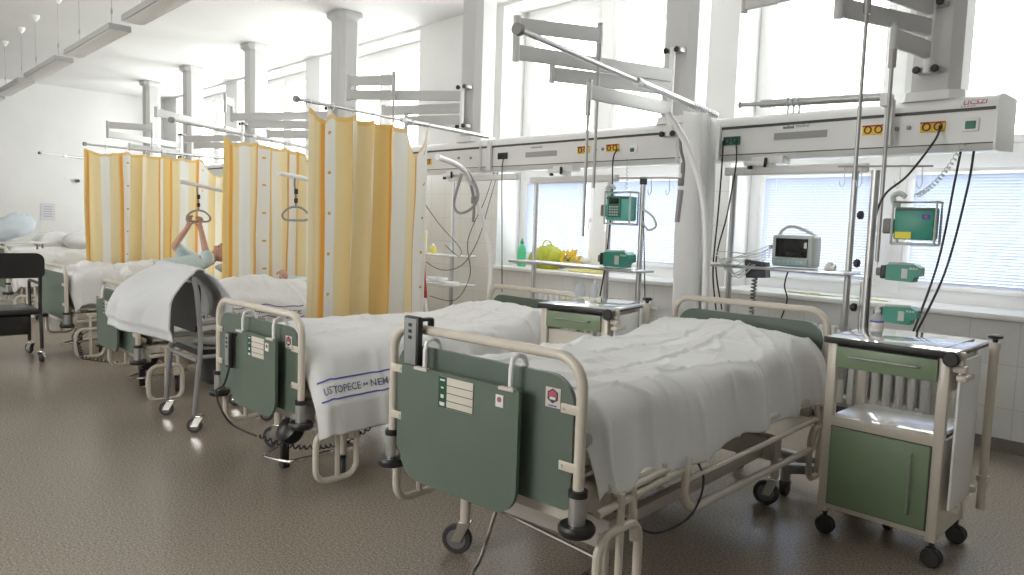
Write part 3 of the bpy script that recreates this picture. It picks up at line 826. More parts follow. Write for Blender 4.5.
# lettered band woven in sheets
def band_on(sh, side_a, b0, b1, z_off, text, size, label=None, on_top=False, lines=True, rep=1):
    """text runs along b; a is cloth coordinate across at the baseline"""
    me = text_mesh(text, size, 0, .0004)
    xs = [v.co.x for v in me.vertices]; W_ = max(xs) if xs else 1
    bm = bmesh.new(); bm.from_mesh(me)
    bmesh.ops.subdivide_edges(bm, edges=[e for e in bm.edges if e.calc_length() > size*.25], cuts=2)
    k_ = (b1-b0)/W_
    for v in bm.verts:
        b_ = b0+v.co.x*k_; a = side_a-v.co.y
        p = sh.pt(a, b_); pa = sh.pt(a+.004, b_)-p; pb = sh.pt(a, b_+.004)-p
        n = pa.cross(pb); n.normalize()
        if (n.x < 0 and not on_top) or (on_top and n.z < 0): n = -n
        v.co = p+n*.003
    bm.to_mesh(me); bm.free(); me.materials.clear(); me.materials.append(BLUET)
    o = bpy.data.objects.new('woven_lettering', me); COL.objects.link(o); o.parent = sh.t
    if lines:
        for da in (.028, -size-.018):
            mb = MB(); rows = []
            for q in range(61):
                b_ = b0-.03+(b1-b0+.06)*q/60; row = []
                for e in (-.004, .004):
                    a = side_a+da+e; p = sh.pt(a, b_); pa = sh.pt(a+.004, b_)-p; pb = sh.pt(a, b_+.004)-p; n = pa.cross(pb).normalized()
                    if (n.x < 0 and not on_top) or (on_top and n.z < 0): n = -n
                    row.append(p+n*.003)
                rows.append(row)
            mb.grid(rows); mb.obj('woven_line', BLUE, sh.t)
band_on(shB, .455+.205, .065, .70, 0, 'USTOPECE \u2022\u2022 NEMOCNICE', .052)
band_on(shC, .455+.07, .35, 1.35, 0, 'NEMOCNICE \u2022\u2022 HUSTOPECE', .045)

# ------------------------------------------------------------------ pillows
def pillow(c, d, rz, tilt, m, label, seed=0, puff=1., group='white bed pillows'):
    t = thing('pillow', label, 'pillow', c, rz, group)
    P = []; n1, n2 = 26, 40
    for i in range(n1+1):
        ph = PI*i/n1-PI/2; row = []
        for j in range(n2):
            th = 2*PI*j/n2
            def se(w, e): return math.copysign(abs(w)**e, w)
            x = se(math.cos(ph), .8)*se(math.cos(th), .42); y = se(math.cos(ph), .8)*se(math.sin(th), .42); z = se(math.sin(ph), .9)
            q = Vector((x*d[0]/2, y*d[1]/2, z*d[2]/2*(1-.35*max(abs(x), abs(y))**3)))
            q += Vector((0, 0, 1))*noise.noise(q*7+Vector((seed, 0, 0)))*.02*puff + noise.noise_vector(q*4+Vector((0, seed, 0)))*.012
            row.append(q)
        P.append(row)
    mb = MB(); mb.grid(P, None, close_v=True); o = mb.obj('pillow_case', m, t, 80); o.rotation_euler = (tilt, 0, 0)
    return t
pillow(toworld(BB, 0, 1.93, .70), (.72, .42, .12), math.radians(2.75), .12, PLAST, 'pillow under the sheet at the head of the second bed')
pillow(toworld(BD, .05, 1.95, .86), (.74, .46, .18), math.radians(2), .3, SHEET, 'pillow behind the patient on the fourth bed', 3)
pillow(toworld(BC, 0, 2.0, .79), (.72, .44, .16), 0, .15, SHEET, 'pillow under the lying patient, behind the near curtain', 6)
pillow(at(48, 243, x=-14.5)+Vector((0, .1, .03)), (.5, .62, .34), .1, .0, PLAST, 'glowing white pillow on the far bed, left of its twin', 8)
pillow(at(72, 243, x=-14.3)+Vector((0, .1, .03)), (.5, .50, .32), -.1, .0, PLAST, 'glowing white pillow next to the far striped curtain', 11)

# ------------------------------------------------------------------ chart boards, hand controls
def chart(B_, d, label, u0=-.335, u1=.265, h=.44):
    t = on_bed(B_, 'chart_board', label, 'chart board', 'green chart boards hooked on bed feet'); y = -.065; zt = .90+d
    t.location.z = 0
    MB().prism(rrect(u0, u1, zt-h, zt, .10, .10, .012, .012), y-.008, y+.008, None).obj('board', GREEN, t)
    for u in (u0+.11, u1-.055):
        MB().tube([(u, y+.012, zt-.04), (u, y+.012, zt+.065), (u, y+.02, zt+.095), (u, y+.045, zt+.105), (u, y+.075, zt+.098), (u, y+.090, zt+.07), (u, y+.090, zt+.03)], .009, None, 8).obj('hook', LACQT, t)
        MB().box((u, y-.004, zt-.004), (.07, .022, .012), None, .003).obj('hook_clip', CREAMW, t)
    lx0, lx1 = u0+.215, u0+.39; lz0, lz1 = zt-.125, zt-.012
    l = MB().box(((lx0+lx1)/2, y-.010, (lz0+lz1)/2), (lx1-lx0, .004, lz1-lz0), None, .001).obj('name_label', PAPER, t)
    MB().box((lx0+.021, y-.0125, (lz0+lz1)/2), (.042, .002, lz1-lz0)).obj('green_strip', LABELG, l)
    g = MB()
    for k_ in range(1, 4): g.box(((lx0+lx1)/2+.02, y-.0125, lz0+(lz1-lz0)*k_/4), (lx1-lx0-.042, .0015, .0022))
    g.box(((lx0+lx1)/2, y-.0125, lz0+.003), (lx1-lx0, .0015, .003))
    g.obj('ruled_lines', LABELG, l)
    g = MB()
    for k_, ws in enumerate((.024, .014, .016, .026)):
        zz = lz1-(lz1-lz0)*(k_+.42)/4
        g = MB().box((lx0+.021, y-.0138, zz), (ws, .001, .006))
        if k_ > 1: g.box((lx0+.021, y-.0138, zz-.006), (ws*.9, .001, .008))
        g.obj('printed_word', PAPERW, l)
    s_ = MB().box((u1-.085, y-.009, zt-.05), (.035, .002, .042)).obj('sticker', PAPERW, t)
    MB().cyl((u1-.085, y-.010, zt-.045), (u1-.085, y-.0115, zt-.045), .010, None, 8).obj('sticker_emblem', REDM, s_)
    return t
chart(BA, 0, 'green chart board with ruled label on the nearest bed foot')
chart(BB, ZBb-1.03, 'green chart board on the second bed foot, beside a coiled black cord', -.17, .335, .42)
chart(BC, ZCc-1.03, 'green chart board on the third bed foot, left of the commode chair', -.37, .20, .40)
def emblem(B_, d, label):
    t = on_bed(B_, 'emblem_sticker', label, 'sticker', 'square stickers on bed foot boards'); z = .885+d; u = .36; y = -.0095
    MB().box((u, y-.001, z), (.062, .0015, .066)).obj('backing', PAPER, t)
    hx = [(u+.025*math.cos(PI/2+k_*PI/3), z+.006+.025*math.sin(PI/2+k_*PI/3)) for k_ in range(6)]
    MB().prism(hx, y-.0032, y-.0017, None).obj('hexagon', INK, t)
    hx = [(u+.019*math.cos(PI/2+k_*PI/3), z+.006+.019*math.sin(PI/2+k_*PI/3)) for k_ in range(6)]
    MB().prism([hx[1], (hx[1][0], z+.004), (hx[5][0], z+.004), hx[5], hx[0]], y-.0042, y-.003, None).obj('roof_mark', REDL, t)
    MB().box((u, y-.0035, z-.002), (.024, .001, .009)).obj('light_mark', PAPERW, t)
    MB().box((u, y-.0022, z-.027), (.035, .001, .004)).obj('caption', BLUE, t)
emblem(BA, 0, 'square sticker with red and navy hexagon on the nearest foot board')
emblem(BB, ZBb-1.03, 'square sticker with hexagon on the second foot board')
def handset(B_, u, w, z0, z1, label, tiltx=.0, wd=.085):
    t = on_bed(B_, 'hand_control', label, 'hand control', 'black bed hand controls')
    z = (z0+z1)/2; h = z1-z0
    MB().box((u, w, z), (wd, .028, h), None, .008).obj('case', BLACK, t)
    f = MB().box((u, w-.0145, z+.004), (wd-.020, .003, h-.024), None, .001).obj('key_panel', PALE2, t)
    g = MB()
    for k_ in range(3): g.box((u, w-.017, z+h*.34-k_*h*.12), (.02, .002, .013), None, .001)
    g.obj('key_symbols', BLACK, f)
    MB().box((u+wd*.35, w+.03, z1-.012), (.03, .07, .012), None, .004).box((u+wd*.35, w+.062, z1-.035), (.03, .012, .05), None, .004).obj('hook', BLACK, t)
    return t
handset(BA, -.305, -.045, .885, 1.085, 'black hand control with key symbols hung on the nearest bed foot rail')
handset(BB, -.125, -.10, .60, .80, 'slim black hand control beside the second bed chart board', wd=.06)
handset(BC, .225, -.06, .56, .83, 'tall black hand control on the third bed foot', wd=.06)
def P3(B_, u, w, z): return toworld(B_, u, w, z)
cable('coiled_cord', [P3(BB, -.125, -.1, .60), P3(BB, -.15, -.12, .50), P3(BB, -.27, -.11, .44), P3(BB, -.16, -.13, .36), P3(BB, -.12, -.08, .27), P3(BB, .0, 0, .22)], .006, BLACK, 'black cord hanging from the second bed hand control')
tag(MB().tube(coil(P3(BB, .0, .02, .22), P3(BB, .20, .22, .16), 9, .012, .02) + coil(P3(BB, .20, .22, .16), P3(BB, .48, .42, .30), 12, .012, .03), .0045, None, 5).obj('coiled_cord', BLACK), 'black spiral cord looping under the second bed foot', 'cable')
tag(MB().tube(coil(P3(BD, .35, .1, .36), P3(BD, .75, .05, .06), 11, .014, .04)+coil(P3(BD, .75, .05, .06), P3(BD, 1.25, .3, .05), 12, .014, .0), .005, None, 5).obj('coiled_cord', BLACK), 'black spiral cord on the floor beside the fourth bed', 'cable')
def pedal(B_, d, label):
    t = on_bed(B_, 'lift_actuator', label, 'bed actuator', 'black actuators under bed feet')
    MB().lathe([(.0, -.05), (.07, -.045), (.085, -.02), (.085, .03), (.06, .05), (0, .055)], None, 18, Matrix.Translation((-.02, .22, .21)) @ Matrix.Rotation(.9, 4, 'X')).obj('motor_case', BLACK, t)
    MB().tube([(-.0, .22, .24), (.08, .20, .36), (.10, .20, .44)], .022, None, 10).obj('piston', GREYD, t)
    MB().box((.02, .16, .10), (.03, .05, .10), None, .01).cyl((.02, .14, .03), (.02, .18, .03), .025, None, 12).obj('foot', BLACK, t)
pedal(BB, 0, 'black actuator and foot lever under the second bed foot')
pedal(BC, 0, 'round black actuator under the third bed foot')
cable('power_cord', [P3(BA, .42, .34, .40), P3(BA, .50, .45, .33), P3(BA, .55, .62, .36), P3(BA, .54, .74, .46), P3(BA, .47, .80, .53)], .005, BLACK, 'thin black cord looped below the nearest bed side rail')

# ------------------------------------------------------------------ bedside cabinets
def cabinet(x, y, rz, label, W_=.52, mirror=False, door=True):
    t = thing('bedside_cabinet', label, 'bedside cabinet', (x, y, 0), rz, 'green and cream bedside cabinets')
    Dp, H = .44, .955; L0 = .115
    # origin at the front left bottom corner; x right, y to the wall
    f = MB()
    for px in (.022, W_-.022):
        for py in (.02, Dp-.02): f.box((px, py, (L0+H)/2), (.044, .04, H-L0), None, .005)
    f.box((W_/2, Dp/2, L0+.035), (W_-.06, Dp-.02, .03), None, .004)
    f.box((W_/2, .012, L0+.045), (W_-.08, .02, .05), None, .004)
    f.box((W_/2, .012, .565), (W_-.08, .022, .05), None, .004)
    f.obj('frame', CREAM, t)
    for q in (((.012, Dp/2, .345), (.012, Dp-.06, .44)), ((W_-.012, Dp/2, .345), (.012, Dp-.06, .44)), ((.012, Dp/2, .865), (.012, Dp-.06, .16)), ((W_-.012, Dp/2, .865), (.012, Dp-.06, .16))):
        MB().box(*q).obj('side_panel', CREAMW, t)
    MB().box((W_/2, Dp-.012, .345), (W_-.06, .012, .44)).obj('back_panel', CREAMW, t)
    MB().box((W_/2, Dp/2+.005, .578), (W_-.05, Dp-.03, .02), None, .004).obj('shelf', WSHELF, t)
    if door:
        d_ = MB().box((W_/2, -.004, .352), (W_-.092, .016, .374), None, .003).obj('door', GREENL, t)
        MB().box((W_/2, .004, .352), (W_-.082, .01, .384)).obj('door_gap', DARK, d_)
        MB().tube([(W_-.115, -.012, .22), (W_-.115, -.035, .23), (W_-.115, -.035, .485), (W_-.115, -.012, .495)], .0045, None, 8).obj('handle', STEEL, d_)
    else:
        MB().box((W_/2-.03, .03, .48), (W_-.15, .016, .66), None, .003).obj('back_panel', CREAMW, t)
    d_ = MB().box((W_/2, -.004, .878), (W_-.088, .018, .098), None, .003).obj('drawer', GREENL, t)
    MB().tube([(.10, -.012, .885), (.11, -.034, .885), (W_-.12, -.034, .885), (W_-.11, -.012, .885)], .0045, None, 8).obj('handle', STEEL, d_)
    MB().box((W_/2, .20, .878), (W_-.12, .36, .09)).obj('drawer_box', CREAMW, d_)
    tp = MB().box((W_/2+.005, .27, .963), (W_+.03, .60, .014), None, .003).obj('top', WTOP, t)
    MB().box((W_/2+.005, -.026, .955), (W_+.03, .014, .030), None, .004).obj('front_edge', BLACK, tp)
    MB().box((W_/2+.005, .27, .951), (W_+.028, .596, .010)).obj('edge_band', DARK, tp)
    MB().box((W_-.045, .27, .9706), (.004, .56, .001)).obj('top_seam', DARK, tp)
    # folded overbed flap on the right side
    f = MB(); X = W_+.03
    f.box((X+.004, .18, .60), (.012, .32, .66), None, .004)
    f.obj('folded_table', LACQT, t)
    f = MB(); f.box((X+.004, .03, .895), (.05, .05, .03), None, .006); f.box((X+.02, .045, .86), (.04, .13, .024), None, .005); f.box((X+.004, .05, .92), (.022, .03, .09), None, .004)
    f.obj('table_bracket', CREAM, t)
    MB().box((X+.014, .34, .30), (.03, .04, .03), None, .006).obj('table_latch', CREAM, t); MB().box((X+.014, .10, .26), (.03, .04, .02), None, .004).obj('table_latch', CREAM, t)
    MB().lathe([(.02, 0), (.032, .004), (.034, .025), (.026, .036), (0, .036)], None, 18, Matrix.Translation((X-.02, -.01, .94)) @ Matrix.Rotation(PI/2, 4, 'X')).obj('knob', BLACK, t)
    MB().cyl((X+.045, .39, .20), (X+.045, .39, .97), .019, None, 14).cyl((X+.045, .39, .955), (X+.045, .39, .985), .024, None, 14).cyl((X+.045, .39, .33), (X+.045, .39, .36), .026, None, 14).obj('lift_post', CREAM, t)
    MB().lathe([(.010, 0), (.012, .014), (.030, .020), (.032, .030), (.022, .036), (0, .036)], None, 18, Matrix.Translation((X+.045, .39, .985))).obj('post_knob', BLACK, t)
    for px in (.03, W_-.02):
        for py in (.03, Dp-.03):
            T = Matrix.Translation((px, py, .045))
            c = MB(); c.cyl((px, py, .09), (px, py, .125), .011, None, 10)
            for sy in (-1, 1): c.lathe([(0, -.010), (.036, -.010), (.043, -.004), (.043, .004), (.036, .010), (0, .010)], None, 18, Matrix.Translation((px+.004, py+sy*.016, .043)) @ Matrix.Rotation(PI/2, 4, 'X'))
            c.box((px, py, .070), (.05, .034, .038), None, .012)
            c.obj('castor', BLACK, t)
    return t
cabinet(-1.475, 3.50, .02, 'green and cream bedside cabinet on castors beside the nearest bed')
cabinet(-3.16, 3.26, math.radians(13), 'second bedside cabinet between the two nearest beds, glass and bottle on top', W_=.46, door=False)
def bottle(p, r, h, m, label, cap=LACQT, mark=None, name='bottle', cat='bottle'):
    t = thing(name, label, cat, p)
    MB().lathe([(r*.9, 0), (r, .006), (r, h*.55), (r*.85, h*.66), (r*.42, h*.76), (r*.36, h*.80)], None, 20).obj('body', m, t, 60)
    MB().lathe([(r*.42, h*.80), (r*.40, h*.90), (r*.22, h*.93), (r*.16, h), (0, h)], None, 14).obj('cap', cap, t)
    if mark:
        MB().lathe([(r*1.01, h*.12), (r*1.01, h*.50)], None, 20).obj('paper_label', PAPERW, t)
        MB().lathe([(r*1.02, h*.44), (r*1.02, h*.50)], None, 20).obj('blue_band', mark, t)
        MB().lathe([(r*1.02, h*.20), (r*1.02, h*.34)], None, 20).obj('label_print', PAPER, t)
    return t
bottle(at(876, 334, z=.97), .030, .135, CLEARB, 'clear spray bottle with blue band on the near cabinet top', mark=BLUE)
bottle(at(594, 297.5, z=.972), .022, .12, CLEARB, 'slim clear bottle on the second cabinet top')
t = thing('drinking_glass', 'upturned clear glass on the second cabinet top', 'glass', at(580, 296, z=.972))
MB().lathe([(.032, 0), (.036, .01), (.036, .05), (.026, .08), (.008, .09)], None, 18).obj('bowl', CLEARB, t, 60)
MB().lathe([(.008, .09), (.010, .10), (0, .105)], None, 12).obj('knob', CLEARB, t)

# ------------------------------------------------------------------ equipment racks under the bridge
def rack(bx, pL, pR, shelves, label, zt=1.885, y=4.9, hang_px=None, zbot=.50, rposts=(1, 1)):
    t = thing('equipment_rack', label, 'equipment rack', (bx, y, ZB0), 0, 'hanging equipment racks')
    L = lambda p: Vector((p[0]-bx, p[1], p[2]-ZB0))
    MB().box((0, 0, -.035), (.24, .12, .05), None, .01).box((-.09, -.03, -.055), (.16, .09, .035), None, .008).box((0, 0, -.075), (.06, .06, .05), None, .006).obj('trolley', LACQT, t)
    MB().lathe([(.014, 0), (.02, .006), (.02, .022), (0, .026)], None, 12, Matrix.Translation((-.115, -.075, -.075)) @ Matrix.Rotation(PI, 4, 'X')).obj('lock_knob', BLACK, t)
    MB().box((.0, -.075, -.055), (.02, .02, .07), None, .008, Euler((.2, .2, 0))).obj('lever', BLACK, t)
    xa, xb = pL-bx, pR-bx
    MB().box(((xa+xb)/2, 0, zt-ZB0), (xb-xa+.16, .05, .06), None, .014, None, 3).obj('top_beam', LACQ, t)
    for x_, on_ in ((xa, rposts[0]), (xb, rposts[1])):
        if on_: MB().cyl((x_, 0, zbot-ZB0), (x_, 0, zt-ZB0), .021, None, 14).obj('post', STEEL, t)
    for (x0, x1, z, dp, m_) in shelves:
        MB().box(((x0+x1)/2-bx, -.10, z-ZB0), (x1-x0, dp, .022), m_, .006).obj('shelf', m_, t)
    return t
x1_, x2_ = -2.83, -1.97
rk1 = rack(-2.56, x1_, x2_, [(-3.02, -1.90, 1.205, .26, STEEL)], 'hanging rack whose shelf carries the patient monitor', 1.885)
rk2 = rack(-4.50, -4.87, -3.99, [(-4.98, -3.52, 1.105, .26, STEEL)], 'hanging rack before the second window, pumps at its right post', 1.86, zbot=.55)
rk3 = rack(-6.05, -6.10, -5.20, [(-6.6, -5.75, 1.10, .28, WSHELF), (-6.6, -5.75, .80, .28, WSHELF)], 'hanging rack with two white shelves beside the near curtain', 1.90, zbot=.5, rposts=(1, 0))
def hookbar(px0, px1, py0, py1, hooks, label, y=4.80):
    a, b_ = at(px0, py0, y=y), at(px1, py1, y=y)
    t = thing('hook_bar', label, 'hook bar', a, 0, 'thin bars with drip hooks')
    MB().cyl((0, 0, 0), b_-a, .006, None, 8).obj('bar', POLE, t)
    for hx in hooks:
        c = (b_-a)*hx
        MB().tube(smooth([c, c-Vector((0, 0, .05)), c-Vector((-.004, 0, .10)), c-Vector((.010, 0, .13)), c-Vector((.025, 0, .115)), c-Vector((.028, 0, .09))], 4), .0035, None, 6).obj('hook', STEEL, t)
hookbar(838, 933, 166.5, 166, (.08, .27, .68, .90), 'thin bar with wire drip hooks above the nearest green pumps')
hookbar(617, 682, 178, 178, (.55, .82), 'thin bar with wire drip hooks right of the teal pump')

# pole that holds the near pumps
t = thing('infusion_stand', 'rolling infusion stand with green pumps behind the near cabinet', 'infusion stand', (-1.55, 4.12, 0))
MB().cyl((0, 0, .12), (0, 0, 1.80), .021, None, 14).cyl((-.03, .03, .12), (-.03, .03, 1.2), .017, None, 12).obj('pole', STEEL, t)
g = MB()
pa = at(786, 468, z=.155); pb = at(741, 443, z=.155)-Vector((-1.55, 4.12, 0)); pa = pa-Vector((-1.55, 4.12, 0))
for p in (pa, pb, Vector((.42, .16, .13)), Vector((.30, -.30, .13))):
    p.z = .155; d_ = p.copy(); d_.z = 0; a_ = math.atan2(d_.y, d_.x)
    g.box(p*.5+Vector((0, 0, .0775)), (d_.length+.05, .05, .055), None, .01, Euler((0, 0, a_)))
g.cyl((0, 0, .10), (0, 0, .20), .05, None, 16)
g.obj('base', GREY, t)
for p in (pa, pb, Vector((.42, .16, .13)), Vector((.30, -.30, .13))):
    o = MB().cyl((p.x, p.y, .085), (p.x, p.y, .175), .026, None, 14).obj('castor_housing', GREY, t)
    MB().lathe([(0, -.018), (.032, -.018), (.036, -.01), (.036, .01), (.032, .018), (0, .018)], None, 18, Matrix.Translation((p.x, p.y, .036)) @ Matrix.Rotation(PI/2, 4, 'Y')).box((p.x, p.y, .07), (.05, .06, .04), None, .012).obj('wheel', BLACK, o)
for z in (1.30, 1.06, 1.56):
    MB().lathe([(.012, 0), (.022, .005), (.024, .02), (.016, .03), (0, .03)], None, 12, Matrix.Translation((-.04, -.02, z)) @ Matrix.Rotation(-PI/2, 4, 'Y')).obj('clamp_knob', BLACK, t)

def big_pump(c, label, rz=0., m=TEALG, front=False, s=1.):
    t = thing('infusion_pump', label, 'infusion pump', c, rz, 'green infusion pumps')
    t.scale = (s, s, s)
    MB().box((0, 0, .115), (.185, .10, .165), None, .010).obj('case', m, t)
    h = MB(); r = .007
    for y_ in (-.052, .052):
        h.tube([(-.10, y_, .01), (-.10, y_, .225), (.10, y_, .225), (.10, y_, .01)], r, None, 8)
    for x_ in (-.10, .10): h.cyl((x_, -.052, .225), (x_, .052, .225), r, None, 8).cyl((x_, -.052, .012), (x_, .052, .012), r, None, 8)
    h.cyl((-.10, -.052, .012), (.10, -.052, .012), r, None, 8)
    h.obj('guard_frame', PALE, t)
    MB().box((0, -.051, .185), (.175, .004, .012)).obj('top_slot', DARK, t)
    if front:
        f = MB().box((-.02, -.055, .125), (.10, .01, .14), None, .003).obj('front_panel', GREENP, t)
        MB().box((-.02, -.0605, .165), (.075, .003, .038), None, .001).obj('display', SCREEN, f)
        g = MB()
        for i in range(4):
            for j in range(4): g.box((-.05+i*.019, -.062, .125-j*.018), (.013, .004, .011), None, .001)
        g.obj('keys', PALE, f)
    else:
        MB().box((-.045, -.052, .055), (.075, .003, .034)).obj('yellow_label', STRIPY, t)
        l = MB().box((.055, -.052, .150), (.036, .003, .024)).obj('blue_label', BLUE, t)
        MB().cyl((.055, -.0525, .150), (.055, -.055, .150), .007, None, 10).obj('red_mark', RED, l)
    MB().tube(smooth([(-.10, 0, .20), (-.12, 0, .25), (-.09, 0, .27), (-.06, 0, .25)], 5), .014, None, 8).obj('hose', PALE, t)
    MB().box((-.13, .0, .10), (.05, .05, .08), None, .01).obj('pole_clamp', GREYD, t)
    return t
def syringe_pump(c, label, rz=0, m=TEALG, s=1.):
    t = thing('syringe_pump', label, 'syringe pump', c, rz, 'green syringe pumps'); t.scale = (s, s, s)
    MB().prism([(-.075, 0), (.055, -.004), (.06, .02), (.085, .03), (.085, .07), (.06, .085), (-.075, .08)], -.045, .045, None).obj('case', m, t)
    MB().box((-.09, 0, .04), (.03, .08, .07), None, .006).obj('rear_block', BLACK, t)
    MB().box((.015, -.046, .038), (.028, .003, .05)).obj('white_label', PALE, t)
    g = MB()
    for i in range(3): g.box((.043+i*.014, -.047, .066), (.009, .003, .010))
    g.obj('indicators', PALE, t)
    o = text_part('alaris', .018, PALE, t, (-.035, -.0462, .02), (PI/2, -PI/2, 0), name='case_lettering') if False else None
    MB().tube([(-.07, -.02, .085), (.05, -.02, .088)], .008, None, 8).obj('syringe_track', PALE, t)
    MB().box((-.115, 0, .04), (.035, .05, .045), None, .01).obj('pole_clamp', GREYD, t)
    return t
big_pump((-1.325, 4.10, 1.405), 'large green pump in a grey guard frame with yellow label', .06)
syringe_pump((-1.365, 4.10, 1.225), 'green syringe pump just under the large green pump', .05)
syringe_pump((-1.365, 4.10, 1.005), 'lowest green syringe pump, behind the spray bottle', .05)
big_pump((-3.77, 4.78, 1.465), 'teal infusion pump with keypad on the second bay post', .1, TEAL, True, 1.2)
syringe_pump((-3.77, 4.78, 1.13), 'teal syringe pump on the second bay shelf', .1, TEALG, 1.45)
t = thing('infusion_pole', 'short steel pole right of the teal infusion pump', 'pole', (-3.62, 4.86, 0))
MB().cyl((0, 0, .02), (0, 0, 1.83), .022, None, 14).obj('tube', STEEL, t); MB().cyl((0, 0, 0), (0, 0, .03), .16, None, 20).obj('base', GREY, t); MB().cyl((0, 0, 1.80), (0, 0, 1.86), .03, None, 14).obj('top_cap', BLACK, t)
MB().cyl((-.0, .0, .45), (0, .3, .45), .015, None, 10).obj('wall_arm', STEEL, t)
# monitor
t = thing('patient_monitor', 'white patient monitor with dark screen on the hanging rack shelf', 'monitor', (-2.29, 4.78, 1.222), -.05)
MB().box((0, .03, .11), (.30, .12, .215), None, .022, None, 3).obj('case', PALE, t)
sc = MB().box((0, -.036, .13), (.225, .012, .125), None, .004).obj('screen', SCREEN, t)
MB().box((0, -.036, .035), (.24, .012, .045), None, .006).obj('control_strip', mat('pale teal strip', (.34, .47, .47), .4), t)
g = MB()
for i in range(6): g.box((-.08+i*.032, -.044, .036), (.02, .006, .014), None, .002)
g.obj('buttons', PALE, t)
MB().tube(smooth([(-.125, .03, .205), (-.11, .03, .245), (-.06, .03, .272), (.0, .03, .268), (.09, .03, .235), (.13, .03, .21)], 5), .011, None, 8).obj('handle', PALE, t)
MB().box((-.165, .0, .13), (.03, .03, .03), None, .006).obj('cable_plug', GREYD, t)
t = thing('blood_pressure_module', 'dark navy sensor box hooked on the shelf left of the monitor', 'module', (-2.52, 4.74, 1.13), .1)
MB().prism([(-.065, 0), (.075, .01), (.065, .115), (-.085, .13)], -.04, .04, None).obj('case', DNAVY, t)
tag(MB().tube(coil((-2.53, 4.72, 1.14), (-2.55, 4.74, .80), 14, .016), .006, None, 6).obj('coiled_cord', GREYD), 'thick dark spiral hose hanging from the navy sensor box', 'cable')
cable('monitor_cable', [(-2.30, 4.74, 1.20), (-2.31, 4.72, 1.1), (-2.29, 4.73, 1.0), (-2.34, 4.75, .85)], .005, BLACK, 'thin black cable hanging under the patient monitor')
mm = MB(); rnd = random.Random(4)
for k_ in range(6):
    a = Vector((-2.44, 4.76, 1.37-.015*k_)); b_ = Vector((-2.72-.06*rnd.random(), 4.70, 1.24+.08*rnd.random()))
    mm.tube(smooth([a, a+Vector((-.10, -.03, -.04-.02*rnd.random())), b_, b_+Vector((-.05+.1*rnd.random(), -.04, -.05*rnd.random())), b_+Vector((.12, -.05, -.08-.05*rnd.random())), b_+Vector((.22, -.02, -.02))], 6), .0035, None, 5)
tag(mm.obj('sensor_leads', PALE), 'tangle of pale grey sensor leads left of the monitor', 'cable')
t = thing('small_fitting', 'small white plastic fitting on the shelf right of the monitor', 'fitting', (-2.04, 4.78, 1.216))
MB().cyl((-.03, 0, .02), (.035, 0, .02), .02, None, 14).ball((0, 0, .035), .024, None, 12).obj('body', LACQT, t)
mm = MB(); rnd = random.Random(8)
c = Vector((-2.75, 5.95, .945))
for k_ in range(4):
    mm.tube(smooth([c+Vector((-.1+.75*q+.05*rnd.uniform(-1, 1), .07*rnd.uniform(-1, 1), .006+.012*rnd.random())) for q in [i/7 for i in range(8)]], 5), .0035, None, 5)
tag(mm.obj('wire_bundle', WIREY), 'yellow green wires lying on the sill behind the monitor', 'cable')

# hanging black cables from the bridge
def P(px, py, y): return at(px, py, y=y)
CG = 'black power cords plugged into the supply bridge'
cable('power_cord', [P(723, 141, 4.84), P(722, 165, 4.82), P(718, 215, 4.85), P(713, 270, 4.88), P(716, 310, 4.9)], .006, BLACK, 'left black cord of the pair under the green socket', CG)
cable('power_cord', [P(736, 141, 4.84), P(736, 165, 4.82), P(727, 215, 4.85), P(716, 262, 4.88), P(722, 310, 4.9)], .006, BLACK, 'right black cord of the pair under the green socket', CG)
cable('power_cord', [P(940, 126, 4.84), P(935, 140, 4.75), P(908, 175, 4.5), P(884, 196, 4.3), P(873, 230, 4.15), P(868, 300, 4.1), P(866, 350, 4.1)], .007, BLACK, 'black cord slanting from the yellow socket down to the pump pole', CG)
cable('power_cord', [P(961, 150, 4.9), P(955, 180, 4.85), P(938, 262, 4.75), P(912, 335, 4.7)], .007, BLACK, 'left black cord crossing the right window blind', CG)
cable('power_cord', [P(974, 150, 4.9), P(967, 190, 4.85), P(945, 272, 4.75), P(914, 337, 4.7)], .007, BLACK, 'right black cord crossing the right window blind', CG)
cable('power_cord', [P(504, 157, 4.84), P(502, 172, 4.83), P(502, 230, 4.88), P(502, 292, 4.9)], .005, BLACK, 'black cord hanging from the black socket of the middle bridge', CG)
cable('power_cord', [P(618, 149, 4.84), P(613, 160, 4.8), P(612, 200, 4.85), P(606, 260, 4.85), P(600, 296, 4.85)], .006, BLACK, 'black cord running down the left side of the teal pump', CG)
cable('power_cord', [P(494, 172, 4.9), P(485, 200, 4.88), P(468, 240, 4.8), P(470, 275, 4.75), P(455, 300, 4.7), P(430, 296, 4.7)], .004, BLACK, 'thin cord looping past the white shelves', CG)
cable('power_cord', [P(498, 172, 4.9), P(490, 200, 4.88), P(478, 240, 4.8), P(462, 265, 4.75), P(442, 270, 4.7), P(426, 262, 4.7)], .004, BLACK, 'thin cord sagging toward the upper white shelf', CG)
cable('power_cord', [P(422, 200, 4.6), P(440, 225, 4.6), P(460, 248, 4.65), P(458, 256, 4.65), P(445, 245, 4.65)], .004, BLACK, 'thin cord curling above the upper white shelf', CG)
cable('power_cord', [P(643, 210, 4.75), P(644, 240, 4.8), P(645, 300, 4.85)], .005, BLACK, 'black cord hanging right of the teal pump pole', CG)
tag(MB().tube(coil(P(964, 143, 4.83), P(916, 196, 4.3), 16, .012, .05), .003, None, 5).obj('signal_cord', PALE), 'fine curly white cord from the green screen to the large pump', 'cable')
tag(MB().tube(smooth([P(641, 208, 4.72), P(652, 216, 4.7), P(656, 226, 4.7), P(648, 230, 4.7), P(643, 222, 4.7)], 5), .009, None, 8).obj('hose', PALE), 'grey looped hose on the right of the teal pump', 'hose')
